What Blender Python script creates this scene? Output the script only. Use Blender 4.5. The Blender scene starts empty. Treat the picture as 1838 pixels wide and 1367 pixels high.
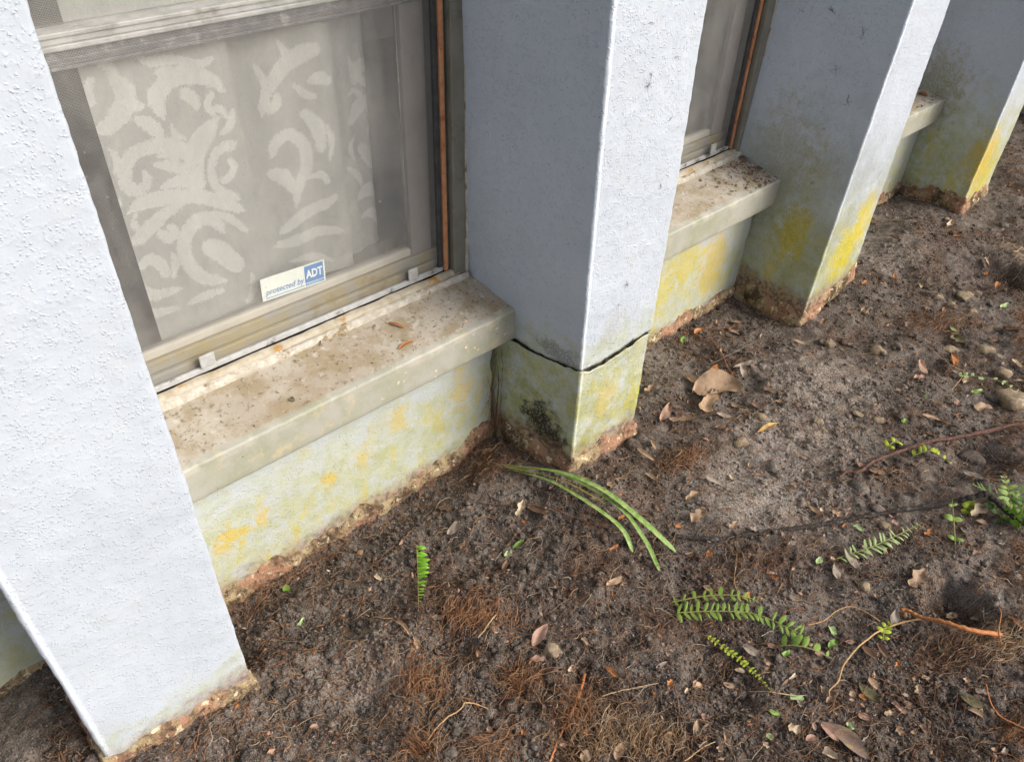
import bpy, math, random
import numpy as np
from mathutils import Vector, Matrix, Euler

random.seed(7)
RNG = np.random.default_rng(7)
sc = bpy.context.scene
COL = sc.collection

# ------------------------------------------------------------------ camera
CAM_POS = np.array([-0.8018, -0.8881, 1.1056])
CAM_ROT = (0.8787, -0.0314, -0.7328)
FPX = 1437.43                                   # focal length for a 1838 pixel wide frame
cam = bpy.data.cameras.new('camera')
cam.sensor_fit = 'HORIZONTAL'; cam.sensor_width = 36.0
cam.lens = 36.0 * FPX / 1838.0
cam.clip_start = 0.02; cam.clip_end = 500
cam_o = bpy.data.objects.new('camera', cam); COL.objects.link(cam_o)
cam_o.location = CAM_POS; cam_o.rotation_euler = CAM_ROT
sc.camera = cam_o

# ------------------------------------------------------------------ sky, sun, exposure
SUN_DIR = Vector((0.44, -0.80, 0.64)).normalized()       # towards the light
world = bpy.data.worlds.new('World'); sc.world = world; world.use_nodes = True
wn = world.node_tree; bg = wn.nodes['Background']
sky = wn.nodes.new('ShaderNodeTexSky'); sky.sky_type = 'NISHITA'; sky.sun_disc = False
sky.sun_elevation = math.asin(SUN_DIR.z); sky.sun_rotation = math.atan2(SUN_DIR.x, SUN_DIR.y)
sky.air_density = 1.0; sky.dust_density = 6.0; sky.ozone_density = 1.0
wn.links.new(sky.outputs[0], bg.inputs[0]); bg.inputs[1].default_value = 0.088
sun = bpy.data.lights.new('sun', 'SUN'); sun.energy = 1.5; sun.angle = math.radians(30)
sun.color = (1.0, 0.985, 0.975)
sun_o = bpy.data.objects.new('sun', sun); COL.objects.link(sun_o)
sun_o.rotation_euler = (-SUN_DIR).to_track_quat('-Z', 'Y').to_euler()
sun_o.location = (3, -4, 4)
sc.view_settings.view_transform = 'Standard'; sc.view_settings.look = 'None'
sc.view_settings.gamma = 1; sc.view_settings.use_curve_mapping = False
sc.view_settings.exposure = 0.94
sc.render.engine = 'CYCLES'
sc.cycles.use_denoising = True
sc.cycles.use_adaptive_sampling = True; sc.cycles.adaptive_threshold = 0.02
sc.cycles.max_bounces = 6; sc.cycles.transparent_max_bounces = 12

# ------------------------------------------------------------------ maths helpers
def rotm(a):
    return np.array(Euler(a, 'XYZ').to_matrix())
RM = rotm(CAM_ROT)
def ray(u, v):
    return RM @ np.array([(u - 919) / FPX, -(v - 683.5) / FPX, -1.0])
def on_plane(u, v, ax, val):
    d = ray(u, v); t = (val - CAM_POS[ax]) / d[ax]
    return CAM_POS + t * d

def hash2(i, j, seed):
    with np.errstate(over='ignore'):
        n = (i.astype(np.int64) * 374761393 + j.astype(np.int64) * 668265263 + seed * 974634777) & 0xffffffff
        n = ((n ^ (n >> 13)) * 1274126177) & 0xffffffff
        n = n ^ (n >> 16)
    return (n & 0xffffff) / float(0xffffff)
def vnoise(x, y, seed=0):
    x = np.asarray(x, float); y = np.asarray(y, float)
    i = np.floor(x).astype(np.int64); j = np.floor(y).astype(np.int64)
    fx = x - i; fy = y - j
    fx = fx * fx * fx * (fx * (fx * 6 - 15) + 10); fy = fy * fy * fy * (fy * (fy * 6 - 15) + 10)
    a = hash2(i, j, seed); b = hash2(i + 1, j, seed); c = hash2(i, j + 1, seed); d = hash2(i + 1, j + 1, seed)
    return (a + (b - a) * fx) * (1 - fy) + (c + (d - c) * fx) * fy
def fbm(x, y, octv=4, seed=0, gain=0.5):
    s = 0; a = 1; t = 0
    for k in range(octv):
        c, q = math.cos(0.6 * k), math.sin(0.6 * k)
        s = s + a * vnoise((x * c - y * q) * 2 ** k + 13.7 * k, (x * q + y * c) * 2 ** k - 7.3 * k, seed + k)
        t += a; a *= gain
    return s / t - 0.5

# ground height: dug lower along the house, higher beyond the nearest pillar, pits and spoil
CTRL = np.array([
    (-.60, .0, -.063), (-.5, .0, -.058), (-.39, .0, -.052), (-.26, .0, -.056), (-.13, .0, -.052), (-.04, .0, -.020), (-.02, -.08, -.012),
    (-.52, -.12, -.045), (-.3, -.12, -.04), (-.12, -.14, -.015),
    (-.62, -.22, -.004), (-.72, -.22, .012), (-.843, -.215, .030), (-.66, -.08, -.045), (-.86, .0, .046), (-.93, .0, .030), (-.9, -.12, .040), (-1.1, -.1, .04),
    (.0, -.21, .000), (.1, -.215, -.002), (.2, -.21, -.004), (.21, -.1, -.02), (.22, .0, -.036),
    (.37, .0, -.034), (.51, .0, -.032), (.7, .0, -.028), (.86, .0, -.028), (.82, -.1, -.035), (.78, -.215, -.022), (.74, -.13, -.03),
    (.85, -.23, -.006), (.95, -.23, .010), (1.04, -.22, .024), (1.05, -.08, .010), (1.05, .0, -.005),
    (1.3, .0, -.004), (1.68, .0, -.006), (1.67, -.21, .000), (1.75, -.22, .006), (1.86, -.21, .018), (2.2, .0, .02), (2.6, 0, .05),
    (-.4, -.5, .0), (-.1, -.4, .0), (-.4, -.3, -.004), (.3, -.4, .004), (.6, -.3, .0), (.6, -.6, .006), (.1, -.7, .0), (1.0, -.5, .01), (1.35, -.25, .025), (1.4, -.45, .025),
    (.35, -.9, .01), (.0, -1.0, .0), (.7, -.85, .03), (1.1, -.7, .03), (2.0, -.3, .04), (2.6, -.3, .06), (-.9, -.6, .01), (-.6, -.8, 0), (1.8, -.8, .05), (-1.4, -.5, .04),
    (.3, -1.4, .0), (1.4, -1.3, .04), (-.9, -1.3, 0), (3.4, -.6, .06), (3.4, -1.6, .05)])
PITS = []     # (x, y, radius, depth) filled in below
def height(x, y, fine=True):
    x = np.asarray(x, float); y = np.asarray(y, float)
    num = np.zeros_like(x + y); den = np.zeros_like(num)
    for cx, cy, cz in CTRL:
        w = 1.0 / ((x - cx) ** 2 + (y - cy) ** 2 + 0.0016) ** 2
        num += w * cz; den += w
    z = num / den
    near = np.clip(-(y + 0.02) / 0.12, 0.25, 1.0)
    z = z + near * (0.030 * fbm(x * 7, y * 7, 3, 11) + 0.016 * fbm(x * 22, y * 22, 3, 5))
    ragged = np.maximum(.6, 1 + 1.6 * fbm(x * 26, y * 26, 2, 61))
    for px, py, pr, pd in PITS:
        d2 = ((x - px) ** 2 + (y - py) ** 2) / pr ** 2
        d2 = d2 * ragged
        z = z - pd * np.exp(-d2 * d2 * 0.7)
    if fine:
        sp_ = on_plane(1500, 1105, 2, 0.0)
        m = np.clip(0.35 + 2.2 * (fbm(x * 5 + 3, y * 5, 2, 77) + 0.2), 0.25, 1.0)
        m = m * (1 - .9 * np.exp(-(((x - sp_[0]) ** 2 + (y - sp_[1]) ** 2) / .055 ** 2) ** 2))
        z = z + m * (0.0095 * fbm(x * 60, y * 60, 3, 21) + 0.0055 * fbm(x * 150, y * 150, 2, 31))
    return z
def H(x, y): return float(height(np.array([x]), np.array([y]))[0])
def on_ground(u, v, lift=0.0):
    z = 0.0
    for _ in range(6):
        p = on_plane(u, v, 2, z + lift); z = 0.5 * z + 0.5 * H(p[0], p[1])
    p = on_plane(u, v, 2, H(p[0], p[1]) + lift)
    return p
for (u, v, rad, dep) in [(1712, 1088, .045, .055), (1795, 505, .06, .05), (1505, 1100, .055, .014), (815, 1150, .03, .02),
                         (1640, 655, .03, .012), (1340, 680, .03, .016), (1690, 860, .03, .01), (1300, 1215, .05, .02), (1760, 830, .045, .02)]:
    p = on_plane(u, v, 2, 0.0); PITS.append((p[0], p[1], rad, dep))

# ------------------------------------------------------------------ object helpers
def link(o, parent=None, name=None):
    COL.objects.link(o)
    if parent is not None: o.parent = parent
    return o
def tag(o, label=None, cat=None, group=None, kind=None):
    if label: o['label'] = label
    if cat: o['category'] = cat
    if group: o['group'] = group
    if kind: o['kind'] = kind
    return o
def empty(name, loc=(0, 0, 0), parent=None):
    o = bpy.data.objects.new(name, None); o.empty_display_size = 0.05
    o.location = loc
    return link(o, parent)
def mesh_np(name, verts, faces, mat, parent=None, smooth=True, mats=None, midx=None):
    """faces: (n,4) or (n,3) integer array, or list of such arrays"""
    me = bpy.data.meshes.new(name)
    verts = np.asarray(verts, np.float32)
    if not isinstance(faces, list): faces = [faces]
    faces = [np.asarray(f, np.int32) for f in faces if len(f)]
    nl = sum(f.size for f in faces); nf = sum(len(f) for f in faces)
    me.vertices.add(len(verts)); me.vertices.foreach_set('co', verts.ravel())
    me.loops.add(nl); me.loops.foreach_set('vertex_index', np.concatenate([f.ravel() for f in faces]))
    tot = np.concatenate([np.full(len(f), f.shape[1], np.int32) for f in faces])
    st = np.concatenate([[0], np.cumsum(tot)[:-1]]).astype(np.int32)
    me.polygons.add(nf); me.polygons.foreach_set('loop_start', st); me.polygons.foreach_set('loop_total', tot)
    if midx is not None: me.polygons.foreach_set('material_index', np.asarray(midx, np.int32))
    me.polygons.foreach_set('use_smooth', np.full(nf, smooth, bool))
    me.update(calc_edges=True); me.validate()
    for m in (mats or [mat]): me.materials.append(m)
    o = bpy.data.objects.new(name, me)
    return link(o, parent)
def grid_faces(nr, nc, off=0, closed=False):
    r = np.arange(nr - 1)[:, None]; c = np.arange(nc if closed else nc - 1)[None, :]
    c2 = (c + 1) % nc
    a = r * nc + c; b = r * nc + c2; d = (r + 1) * nc + c; e = (r + 1) * nc + c2
    return (np.stack([a + 0 * c, b + 0 * c, e, d], -1).reshape(-1, 4)) + off
class MB:
    """collects boxes and free quads for one mesh"""
    def __init__(s): s.v = []; s.f = []
    def box(s, x0, x1, y0, y1, z0, z1):
        b = len(s.v)
        s.v += [(x0, y0, z0), (x1, y0, z0), (x1, y1, z0), (x0, y1, z0), (x0, y0, z1), (x1, y0, z1), (x1, y1, z1), (x0, y1, z1)]
        s.f += [(b, b + 3, b + 2, b + 1), (b + 4, b + 5, b + 6, b + 7), (b, b + 1, b + 5, b + 4), (b + 1, b + 2, b + 6, b + 5), (b + 2, b + 3, b + 7, b + 6), (b + 3, b, b + 4, b + 7)]
        return s
    def quad(s, *p):
        b = len(s.v); s.v += list(p); s.f.append(tuple(range(b, b + len(p)))); return s
    def build(s, name, mat, parent=None, bevel=0.0, smooth=False, seg=2):
        me = bpy.data.meshes.new(name); me.from_pydata([tuple(map(float, v)) for v in s.v], [], s.f); me.update()
        me.materials.append(mat)
        o = bpy.data.objects.new(name, me); link(o, parent)
        if bevel:
            m = o.modifiers.new('bevel', 'BEVEL'); m.width = bevel; m.segments = seg; m.limit_method = 'ANGLE'
        return o
def catmull(pts, n):
    P = np.asarray(pts, float)
    if len(P) == 2: P = np.array([P[0], (P[0] + P[1]) / 2, P[1]])
    Q = np.vstack([2 * P[0] - P[1], P, 2 * P[-1] - P[-2]])
    seg = len(P) - 1; t = np.linspace(0, seg - 1e-6, n); i = t.astype(int); u = (t - i)[:, None]
    a, b, c, d = Q[i], Q[i + 1], Q[i + 2], Q[i + 3]
    return 0.5 * (2 * b + (c - a) * u + (2 * a - 5 * b + 4 * c - d) * u ** 2 + (3 * b - a - 3 * c + d) * u ** 3)
def tubes(P, R, k=3):
    """P (F,S,3) centre lines, R (F,S) radii -> verts, quads"""
    F, S, _ = P.shape
    T = np.gradient(P, axis=1); T /= np.linalg.norm(T, axis=2, keepdims=True) + 1e-9
    up = np.zeros_like(T); up[..., 2] = 1; vert = np.abs(T[..., 2]) > 0.9; up[vert] = (1, 0, 0)
    A = np.cross(T, up); A /= np.linalg.norm(A, axis=2, keepdims=True) + 1e-9
    B = np.cross(A, T)
    ang = np.arange(k) * 2 * math.pi / k + math.pi / 2
    V = P[:, :, None, :] + R[:, :, None, None] * (np.cos(ang)[None, None, :, None] * A[:, :, None, :] + np.sin(ang)[None, None, :, None] * B[:, :, None, :])
    one = grid_faces(S, k, 0, True)
    F_ = (one[None] + (np.arange(F) * S * k)[:, None, None]).reshape(-1, 4)
    return V.reshape(-1, 3), F_

# ------------------------------------------------------------------ material helper
class Mat:
    def __init__(s, name, rough=0.8, spec=0.3):
        s.m = bpy.data.materials.new(name); s.m.use_nodes = True
        s.nt = s.m.node_tree; s.b = s.nt.nodes['Principled BSDF']; s.out = s.nt.nodes['Material Output']
        s.b.inputs['Roughness'].default_value = rough
        s.b.inputs['Specular IOR Level'].default_value = spec
        s._pos = None
    def node(s, t, **kw):
        n = s.nt.nodes.new(t)
        for k, v in kw.items(): setattr(n, k, v)
        return n
    def put(s, sock, v):
        if isinstance(v, bpy.types.NodeSocket): s.nt.links.new(v, sock)
        elif isinstance(v, (tuple, list)) and len(v) == 3 and sock.type == 'RGBA': sock.default_value = (*v, 1)
        else: sock.default_value = v
    def pos(s):
        if s._pos is None: s._pos = s.node('ShaderNodeTexCoord').outputs['Object']
        return s._pos
    def scaled(s, vec, sx, sy, sz):
        n = s.node('ShaderNodeVectorMath', operation='MULTIPLY'); s.put(n.inputs[0], vec); n.inputs[1].default_value = (sx, sy, sz)
        return n.outputs[0]
    def shifted(s, vec, d):
        n = s.node('ShaderNodeVectorMath', operation='ADD'); s.put(n.inputs[0], vec); n.inputs[1].default_value = d
        return n.outputs[0]
    def xyz(s, vec=None):
        n = s.node('ShaderNodeSeparateXYZ'); s.put(n.inputs[0], vec or s.pos()); return n.outputs
    def noise(s, scale, detail=2.0, rough=0.5, vec=None, dist=0.0, off=0.0):
        n = s.node('ShaderNodeTexNoise'); v = vec or s.pos()
        if off: v = s.shifted(v, (off, off * .7, -off * .4))
        s.put(n.inputs['Vector'], v); n.inputs['Scale'].default_value = scale; n.inputs['Detail'].default_value = detail
        n.inputs['Roughness'].default_value = rough; n.inputs['Distortion'].default_value = dist
        return n.outputs['Fac']
    def voro(s, scale, vec=None, feature='F1', out='Distance', rnd=1.0):
        n = s.node('ShaderNodeTexVoronoi', feature=feature); s.put(n.inputs['Vector'], vec or s.pos())
        n.inputs['Scale'].default_value = scale; n.inputs['Randomness'].default_value = rnd
        return n.outputs[out]
    def math(s, op, a, b=0.0, clamp=False):
        n = s.node('ShaderNodeMath', operation=op, use_clamp=clamp); s.put(n.inputs[0], a); s.put(n.inputs[1], b); return n.outputs[0]
    def add(s, a, b): return s.math('ADD', a, b)
    def mul(s, a, b): return s.math('MULTIPLY', a, b)
    def step(s, v, lo, hi, olo=0.0, ohi=1.0):
        n = s.node('ShaderNodeMapRange', interpolation_type='SMOOTHSTEP'); s.put(n.inputs[0], v)
        if lo <= hi: a = (lo, hi, olo, ohi)
        else: a = (hi, lo, ohi, olo)
        for i, q in enumerate(a): n.inputs[1 + i].default_value = q
        return n.outputs[0]
    def mix(s, f, a, b, mode='MIX'):
        n = s.node('ShaderNodeMix', data_type='RGBA', blend_type=mode); s.put(n.inputs[0], f); s.put(n.inputs[6], a); s.put(n.inputs[7], b)
        return n.outputs[2]
    def near(s, c, rad, jag=0.5, scale=30.0, off=0.0, squash=(1, 1, 1)):
        """blotch mask round a point with a ragged outline"""
        v = s.shifted(s.pos(), (-c[0], -c[1], -c[2]))
        v = s.scaled(v, *squash)
        n = s.node('ShaderNodeVectorMath', operation='LENGTH'); s.put(n.inputs[0], v)
        d = s.math('DIVIDE', n.outputs['Value'], rad)
        if not hasattr(s, 'rag'): s.rag = (s.math('SUBTRACT', s.noise(48, 4, 0.7, off=off), 0.5), s.noise(210, 2, .6, off=2))
        d = s.add(d, s.mul(s.rag[0], jag * 5))
        return s.mul(s.step(d, 1.15, 0.35), s.step(s.rag[1], .34, .54, .35, 1.0))
    def bump(s, h, dist=0.002, strength=1.0, prev=None):
        n = s.node('ShaderNodeBump'); s.put(n.inputs['Height'], h); n.inputs['Distance'].default_value = dist; n.inputs['Strength'].default_value = strength
        if prev is not None: s.put(n.inputs['Normal'], prev)
        return n.outputs[0]
    def done(s, col=None, nrm=None, rough=None):
        if col is not None: s.put(s.b.inputs['Base Color'], col)
        if nrm is not None: s.put(s.b.inputs['Normal'], nrm)
        if rough is not None: s.put(s.b.inputs['Roughness'], rough)
        return s.m

PAINT = (0.478, 0.540, 0.622)
def stucco(name, alg_h=.2, alg=.5, yel=.3, dirt_h=.03, gz=-.03, blobs=(), grime=0.0, bumpy=1.0, speck=1.0, seed=0.0, side_alg=0.0, paint=PAINT):
    M = Mat(name, rough=.5, spec=.36)
    x, y, z = M.xyz()
    big = M.noise(6, 3, .6, off=seed + 3); med = M.noise(24, 4, .65, off=seed + 9); fin = M.noise(95, 3, .6, off=seed)
    col = M.mix(M.step(big, .3, .75), paint, tuple(c * .92 for c in paint))
    col = M.mix(M.mul(M.step(med, .5, .8), .25), col, (.52, .53, .52))
    if grime:
        g = M.mul(M.step(M.add(z, M.mul(M.math('SUBTRACT', med, .5), .5)), .62, .2), M.step(big, .35, .65))
        col = M.mix(M.mul(g, grime), col, (.17, .17, .07))
    # algae film, thicker towards the damp ground
    h = M.add(z, M.mul(M.math('SUBTRACT', med, .5), -.22))
    film = M.mul(M.step(h, gz + alg_h, gz + alg_h * .35), M.step(M.noise(45, 4, .7, off=seed + 21), .30, .62, .22, 1.0))
    col = M.mix(M.mul(film, alg), col, M.mix(M.step(med, .4, .62), (.42, .43, .20), (.35, .37, .12)))
    if side_alg:
        sd = M.mul(M.step(h, gz + alg_h + .1, gz), M.step(M.noise(14, 4, .7, off=seed + 40), .42, .62))
        col = M.mix(M.mul(sd, side_alg), col, (.26, .27, .07))
    streak = M.noise(1.0, 4, .62, vec=M.scaled(M.shifted(M.pos(), (seed, seed, seed)), 34, 34, 13))
    ym = M.mul(M.step(streak, .54, .64), M.step(h, gz + alg_h, gz + .05))
    col = M.mix(M.mul(ym, yel), col, (.50, .43, .08))
    for (c, rad, colr, amt, jag, sc_, sq) in blobs:
        col = M.mix(M.mul(M.near(c, rad, jag, sc_, off=seed + c[0] * 7, squash=sq), amt), col, colr)
    # splashed soil just above the ground
    d = M.add(z, M.mul(M.math('SUBTRACT', M.noise(40, 5, .7, off=seed + 5), .5), .09))
    col = M.mix(M.step(d, gz + dirt_h + .035, gz + dirt_h - .02, 0, .88), col, M.mix(M.step(fin, .4, .6), (.115, .068, .048), (.34, .215, .15)))
    # spores and dust specks
    sp = M.mul(M.step(M.voro(62, M.shifted(M.pos(), (seed, 0, 0))), .085, .05), M.step(med, .5, .56))
    col = M.mix(M.mul(sp, .75 * speck), col, (.05, .035, .03))
    # sprayed drip texture
    wob = M.node('ShaderNodeVectorMath', operation='ADD'); M.put(wob.inputs[0], M.pos())
    jit = M.node('ShaderNodeVectorMath', operation='SCALE'); nz = M.node('ShaderNodeTexNoise'); M.put(nz.inputs['Vector'], M.pos()); nz.inputs['Scale'].default_value = 160
    M.put(jit.inputs[0], nz.outputs['Color']); jit.inputs['Scale'].default_value = .006; M.put(wob.inputs[1], jit.outputs[0])
    drops = M.mul(M.step(M.voro(270, wob.outputs[0]), .46, .08), M.step(M.noise(70, 1, .5, off=seed + 2), .36, .55))
    ooze = M.step(M.noise(150, 1.5, .5, off=seed + 8), .48, .74)
    n2 = M.noise(420, 2, .5)
    n3 = M.noise(26, 2, .5)
    hgt = M.add(M.add(M.mul(drops, .75), M.mul(ooze, .32)), M.add(M.mul(n2, .16), M.mul(n3, 1.0)))
    nrm = M.bump(hgt, .0016 * bumpy, .8)
    return M.done(col, nrm, M.step(fin, .3, .7, .40, .62))

ORG = (.55, .40, .045); YEL = (.50, .42, .02); OLV = (.22, .19, .025)
mat_wall = stucco('wall_stucco', .34, .68, .55, .034, -.05, bumpy=.7, speck=.8, seed=1.3, paint=(.46, .51, .555), blobs=[
    ((-.086, 0, .150), .045, ORG, .55, .8, 45, (1.3, 1, .8)), ((-.226, 0, .142), .028, ORG, .55, .8, 60, (1.2, 1, .7)), ((-.306, 0, .104), .024, ORG, .55, .8, 60, (1.2, 1, .7)),
    ((-.38, 0, .098), .018, ORG, .75, .8, 70, (1, 1, 1)), ((-.5635, 0, .096), .030, ORG, .8, .8, 50, (1, 1, .9)), ((-.506, 0, .093), .018, ORG, .7, .8, 70, (1, 1, 1)),
    ((.6865, 0, .12), .06, ORG, .7, .45, 35, (1, 1, .6)), ((.573, 0, .18), .07, YEL, .7, .45, 30, (1, 1, .6)), ((.47, 0, .1), .08, YEL, .6, .5, 30, (1, 1, .7))])
mat_pillar_near = stucco('near_pillar_stucco', .12, .40, .0, .034, .005, speck=.35, seed=2.1, bumpy=.55)
mat_shaft = stucco('cracked_shaft_stucco', .12, .45, .0, .0, .21, speck=.8, seed=4.4, bumpy=.8, blobs=[
    ((.006, -.148, .262), .035, (.07, .06, .05), .55, .5, 60, (1, .6, 1.3)), ((.08, -.196, .31), .03, (.30, .29, .25), .35, .5, 80, (1, 1, .8))])
mat_block = stucco('cracked_base_stucco', .50, .82, .45, .042, .005, speck=1.0, seed=5.7, side_alg=.55, blobs=[
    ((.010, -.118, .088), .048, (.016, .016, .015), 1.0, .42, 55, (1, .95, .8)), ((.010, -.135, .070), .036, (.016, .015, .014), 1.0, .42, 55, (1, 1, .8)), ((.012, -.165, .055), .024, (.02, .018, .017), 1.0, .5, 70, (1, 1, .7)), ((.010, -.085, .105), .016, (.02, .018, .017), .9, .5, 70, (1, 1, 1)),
    ((.09, -.1965, .150), .035, ORG, .45, .5, 45, (1, 1, .6)), ((.19, -.1965, .12), .03, (.46, .46, .03), .6, .5, 45, (1.4, 1, .5))])
mat_pillar_c = stucco('stained_pillar_stucco', .36, .6, .55, .048, .0, grime=.36, seed=7.9, side_alg=.58, bumpy=.85, blobs=[
    ((.84, -.108, .19), .060, (.42, .35, .02), .9, .5, 35, (1, 1.2, .7)), ((.93, -.1965, .14), .07, (.52, .45, .01), .93, .45, 30, (1, 1, .75)), ((.98, -.1965, .215), .05, (.55, .46, .02), .85, .45, 35, (1, 1, .55)),
    ((.84, -.03, .32), .10, (.27, .25, .10), .45, .55, 22, (1, 1, .55)), ((.84, -.12, .33), .06, (.30, .28, .12), .4, .55, 25, (1, 1, .6))])
mat_pillar_d = stucco('far_pillar_stucco', .42, .8, .6, .03, .0, grime=.0, seed=9.2, side_alg=.40, bumpy=.85, blobs=[
    ((1.70, -.1965, .16), .06, ORG, .9, .45, 30, (1, 1, .5)), ((1.76, -.1965, .09), .06, YEL, .8, .45, 30, (1, 1, .6)), ((1.67, .0, .32), .10, (.24, .21, .06), .6, .5, 25, (1, 1, .8))])
mat_pillar_far = stucco('plain_pillar_stucco', .25, .5, .3, .02, .02, seed=11.0)

def sill_mat():
    M = Mat('sill_paint', .6, .3)
    x, y, z = M.xyz()
    med = M.noise(16, 5, .7); fin = M.noise(110, 4, .7); big = M.noise(5, 3, .6, off=3)
    face = M.mix(M.step(med, .35, .7), (.37, .37, .33), (.30, .315, .235))
    face = M.mix(M.mul(M.step(M.noise(30, 4, .7, off=8), .55, .7), .5), face, (.55, .45, .26))
    top = M.mix(M.step(big, .35, .65), (.36, .315, .255), (.43, .40, .34))
    top = M.mix(M.mul(M.step(med, .42, .62), .6), top, (.25, .19, .09))
    top = M.mix(M.mul(M.step(fin, .54, .68), .75), top, (.13, .10, .06))
    top = M.mix(M.mul(M.step(M.noise(60, 3, .6, off=17), .6, .7), .6), top, (.55, .52, .46))
    istop = M.step(M.add(y, M.mul(M.math('SUBTRACT', med, .5), .012)), -.034, -.022)
    istop = M.mul(istop, M.step(z, .280, .292))
    col = M.mix(istop, face, top)
    edge = M.mul(M.step(y, -.022, -.033), M.step(z, .283, .292))
    col = M.mix(M.mul(edge, M.step(M.noise(22, 4, .7, off=5), .45, .65, 0, .6)), col, (.50, .48, .42))
    chip = M.mul(M.step(M.noise(48, 4, .65, off=31), .655, .675), M.mul(M.step(x, -.34, -.2), M.step(x, .02, -.02)))
    chip = M.mul(chip, M.step(y, .0, -.025))
    col = M.mix(chip, col, (.80, .60, .44))
    sp = M.mul(M.step(M.voro(75), .11, .07), M.step(M.noise(13, 2, .5, off=2), .5, .6))
    col = M.mix(M.mul(sp, .85), col, (.05, .03, .02))
    nrm = M.bump(M.add(M.mul(med, .6), M.mul(fin, .35)), .0016, .8)
    return M.done(col, nrm)
mat_sill = sill_mat()

def crust_mat():
    M = Mat('crusty_mortar', .95, .1)
    a = M.noise(28, 5, .75); b = M.noise(120, 4, .7); c = M.noise(11, 3, .6, off=6)
    col = M.mix(M.step(a, .40, .60), (.10, .068, .045), (.38, .30, .18))
    col = M.mix(M.mul(M.step(c, .44, .56), .75), col, (.38, .21, .14))
    col = M.mix(M.mul(M.step(b, .55, .66), .85), col, (.035, .026, .02))
    col = M.mix(M.mul(M.step(M.noise(75, 3, .6, off=9), .58, .68), .8), col, (.70, .62, .42))
    return M.done(col, M.bump(M.add(a, M.mul(b, .8)), .006, 1.0))
mat_crust = crust_mat()

def soil_mat():
    M = Mat('soil', .95, .12)
    a = M.noise(3.2, 4, .6); b = M.noise(30, 5, .72); c = M.noise(260, 3, .65); d = M.noise(85, 4, .7, off=4)
    col = M.mix(M.step(b, .32, .68), (.047, .038, .0325), (.195, .164, .140))
    col = M.mix(M.mul(M.step(a, .48, .67), .55), col, (.30, .262, .228))          # paler sandy patches
    col = M.mix(M.mul(M.step(M.noise(5, 4, .65, off=12), .47, .62), .7), col, (.085, .050, .032))   # browner, root-filled
    col = M.mix(M.mul(M.step(d, .54, .68), .38), col, (.022, .018, .016))
    e = M.noise(420, 2, .6, off=7)
    col = M.mix(M.mul(M.step(e, .54, .66), .5), col, (.30, .26, .225))
    col = M.mix(M.mul(M.step(e, .46, .36), .6), col, (.018, .015, .013))
    for (u, v, rad) in [(1310, 880, .12), (1430, 890, .12), (1570, 460, .15), (1480, 690, .16), (640, 1190, .09), (1400, 790, .12), (1520, 800, .08)]:
        p = on_plane(u, v, 2, 0.0)
        col = M.mix(M.mul(M.near((p[0], p[1], 0), rad, .35, 14), M.step(c, .40, .60, .15, .75)), col, (.38, .335, .29))
    col = M.mix(M.mul(M.step(c, .60, .72), .8), col, (.34, .31, .28))              # quartz grains
    nrm = M.bump(M.add(M.mul(d, .7), M.add(M.mul(c, .5), M.mul(e, .35))), .0055, 1.0)
    return M.done(col, nrm)
mat_soil = soil_mat()

def simple(name, c1, c2, scale=60, rough=.8, spec=.2, bump=.0008, c3=None, trans=0.0):
    M = Mat(name, rough, spec)
    a = M.noise(scale, 4, .65)
    col = M.mix(M.step(a, .35, .65), c1, c2)
    if c3: col = M.mix(M.step(M.noise(scale * .45, 4, .7, off=3), .55, .68), col, c3)
    nrm = M.bump(M.noise(scale * 3, 3, .6), bump, .8) if bump else None
    return M.done(col, nrm)

mat_alu = simple('weathered_aluminium', (.30, .31, .30), (.44, .45, .44), 40, .45, .5, .0004, (.20, .20, .17))
mat_olive = simple('olive_aluminium', (.17, .165, .13), (.21, .205, .17), 25, .35, .6, .0002, (.13, .125, .10))
mat_darkalu = simple('dark_aluminium', (.035, .037, .04), (.06, .062, .065), 50, .4, .5, .0003)
mat_copper = simple('rusty_orange_strip', (.44, .20, .10), (.52, .26, .14), 90, .7, .2, .0004, (.30, .12, .06))
mat_caulk = simple('old_caulk', (.40, .37, .31), (.54, .52, .47), 60, .85, .15, .003, (.22, .165, .085))
mat_track = simple('stained_track', (.34, .30, .22), (.44, .41, .34), 45, .75, .25, .0015, (.34, .19, .05))
mat_whiterail = simple('worn_white_rail', (.46, .47, .48), (.36, .37, .38), 70, .55, .4, .0012, (.12, .105, .09))
mat_sash = simple('algae_stained_sash', (.25, .245, .21), (.28, .23, .10), 22, .65, .3, .0012, (.20, .145, .05))
mat_stile = simple('taupe_sash_stile', (.23, .215, .20), (.26, .245, .225), 30, .5, .4, .0003)
mat_stool = simple('beige_inner_rail', (.42, .40, .34), (.48, .46, .40), 25, .9, .1, .0004)
mat_railgrey = simple('grimy_grey_rail', (.10, .10, .105), (.16, .16, .16), 60, .5, .4, .0006, (.28, .28, .27))
mat_black = simple('gap_shade', (.012, .011, .010), (.02, .018, .016), 40, .9, .1, 0)  # near-black colour stands in for the shade inside the frame gaps
mat_core = simple('broken_mortar', (.045, .040, .035), (.10, .085, .07), 60, .95, .1, .004, (.20, .20, .12))
mat_room = simple('dim_room', (.20, .19, .18), (.24, .23, .21), 8, .9, .1, 0)
mat_clip = simple('screen_clip_plastic', (.42, .44, .45), (.34, .35, .34), 60, .5, .4, .0006)

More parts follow.
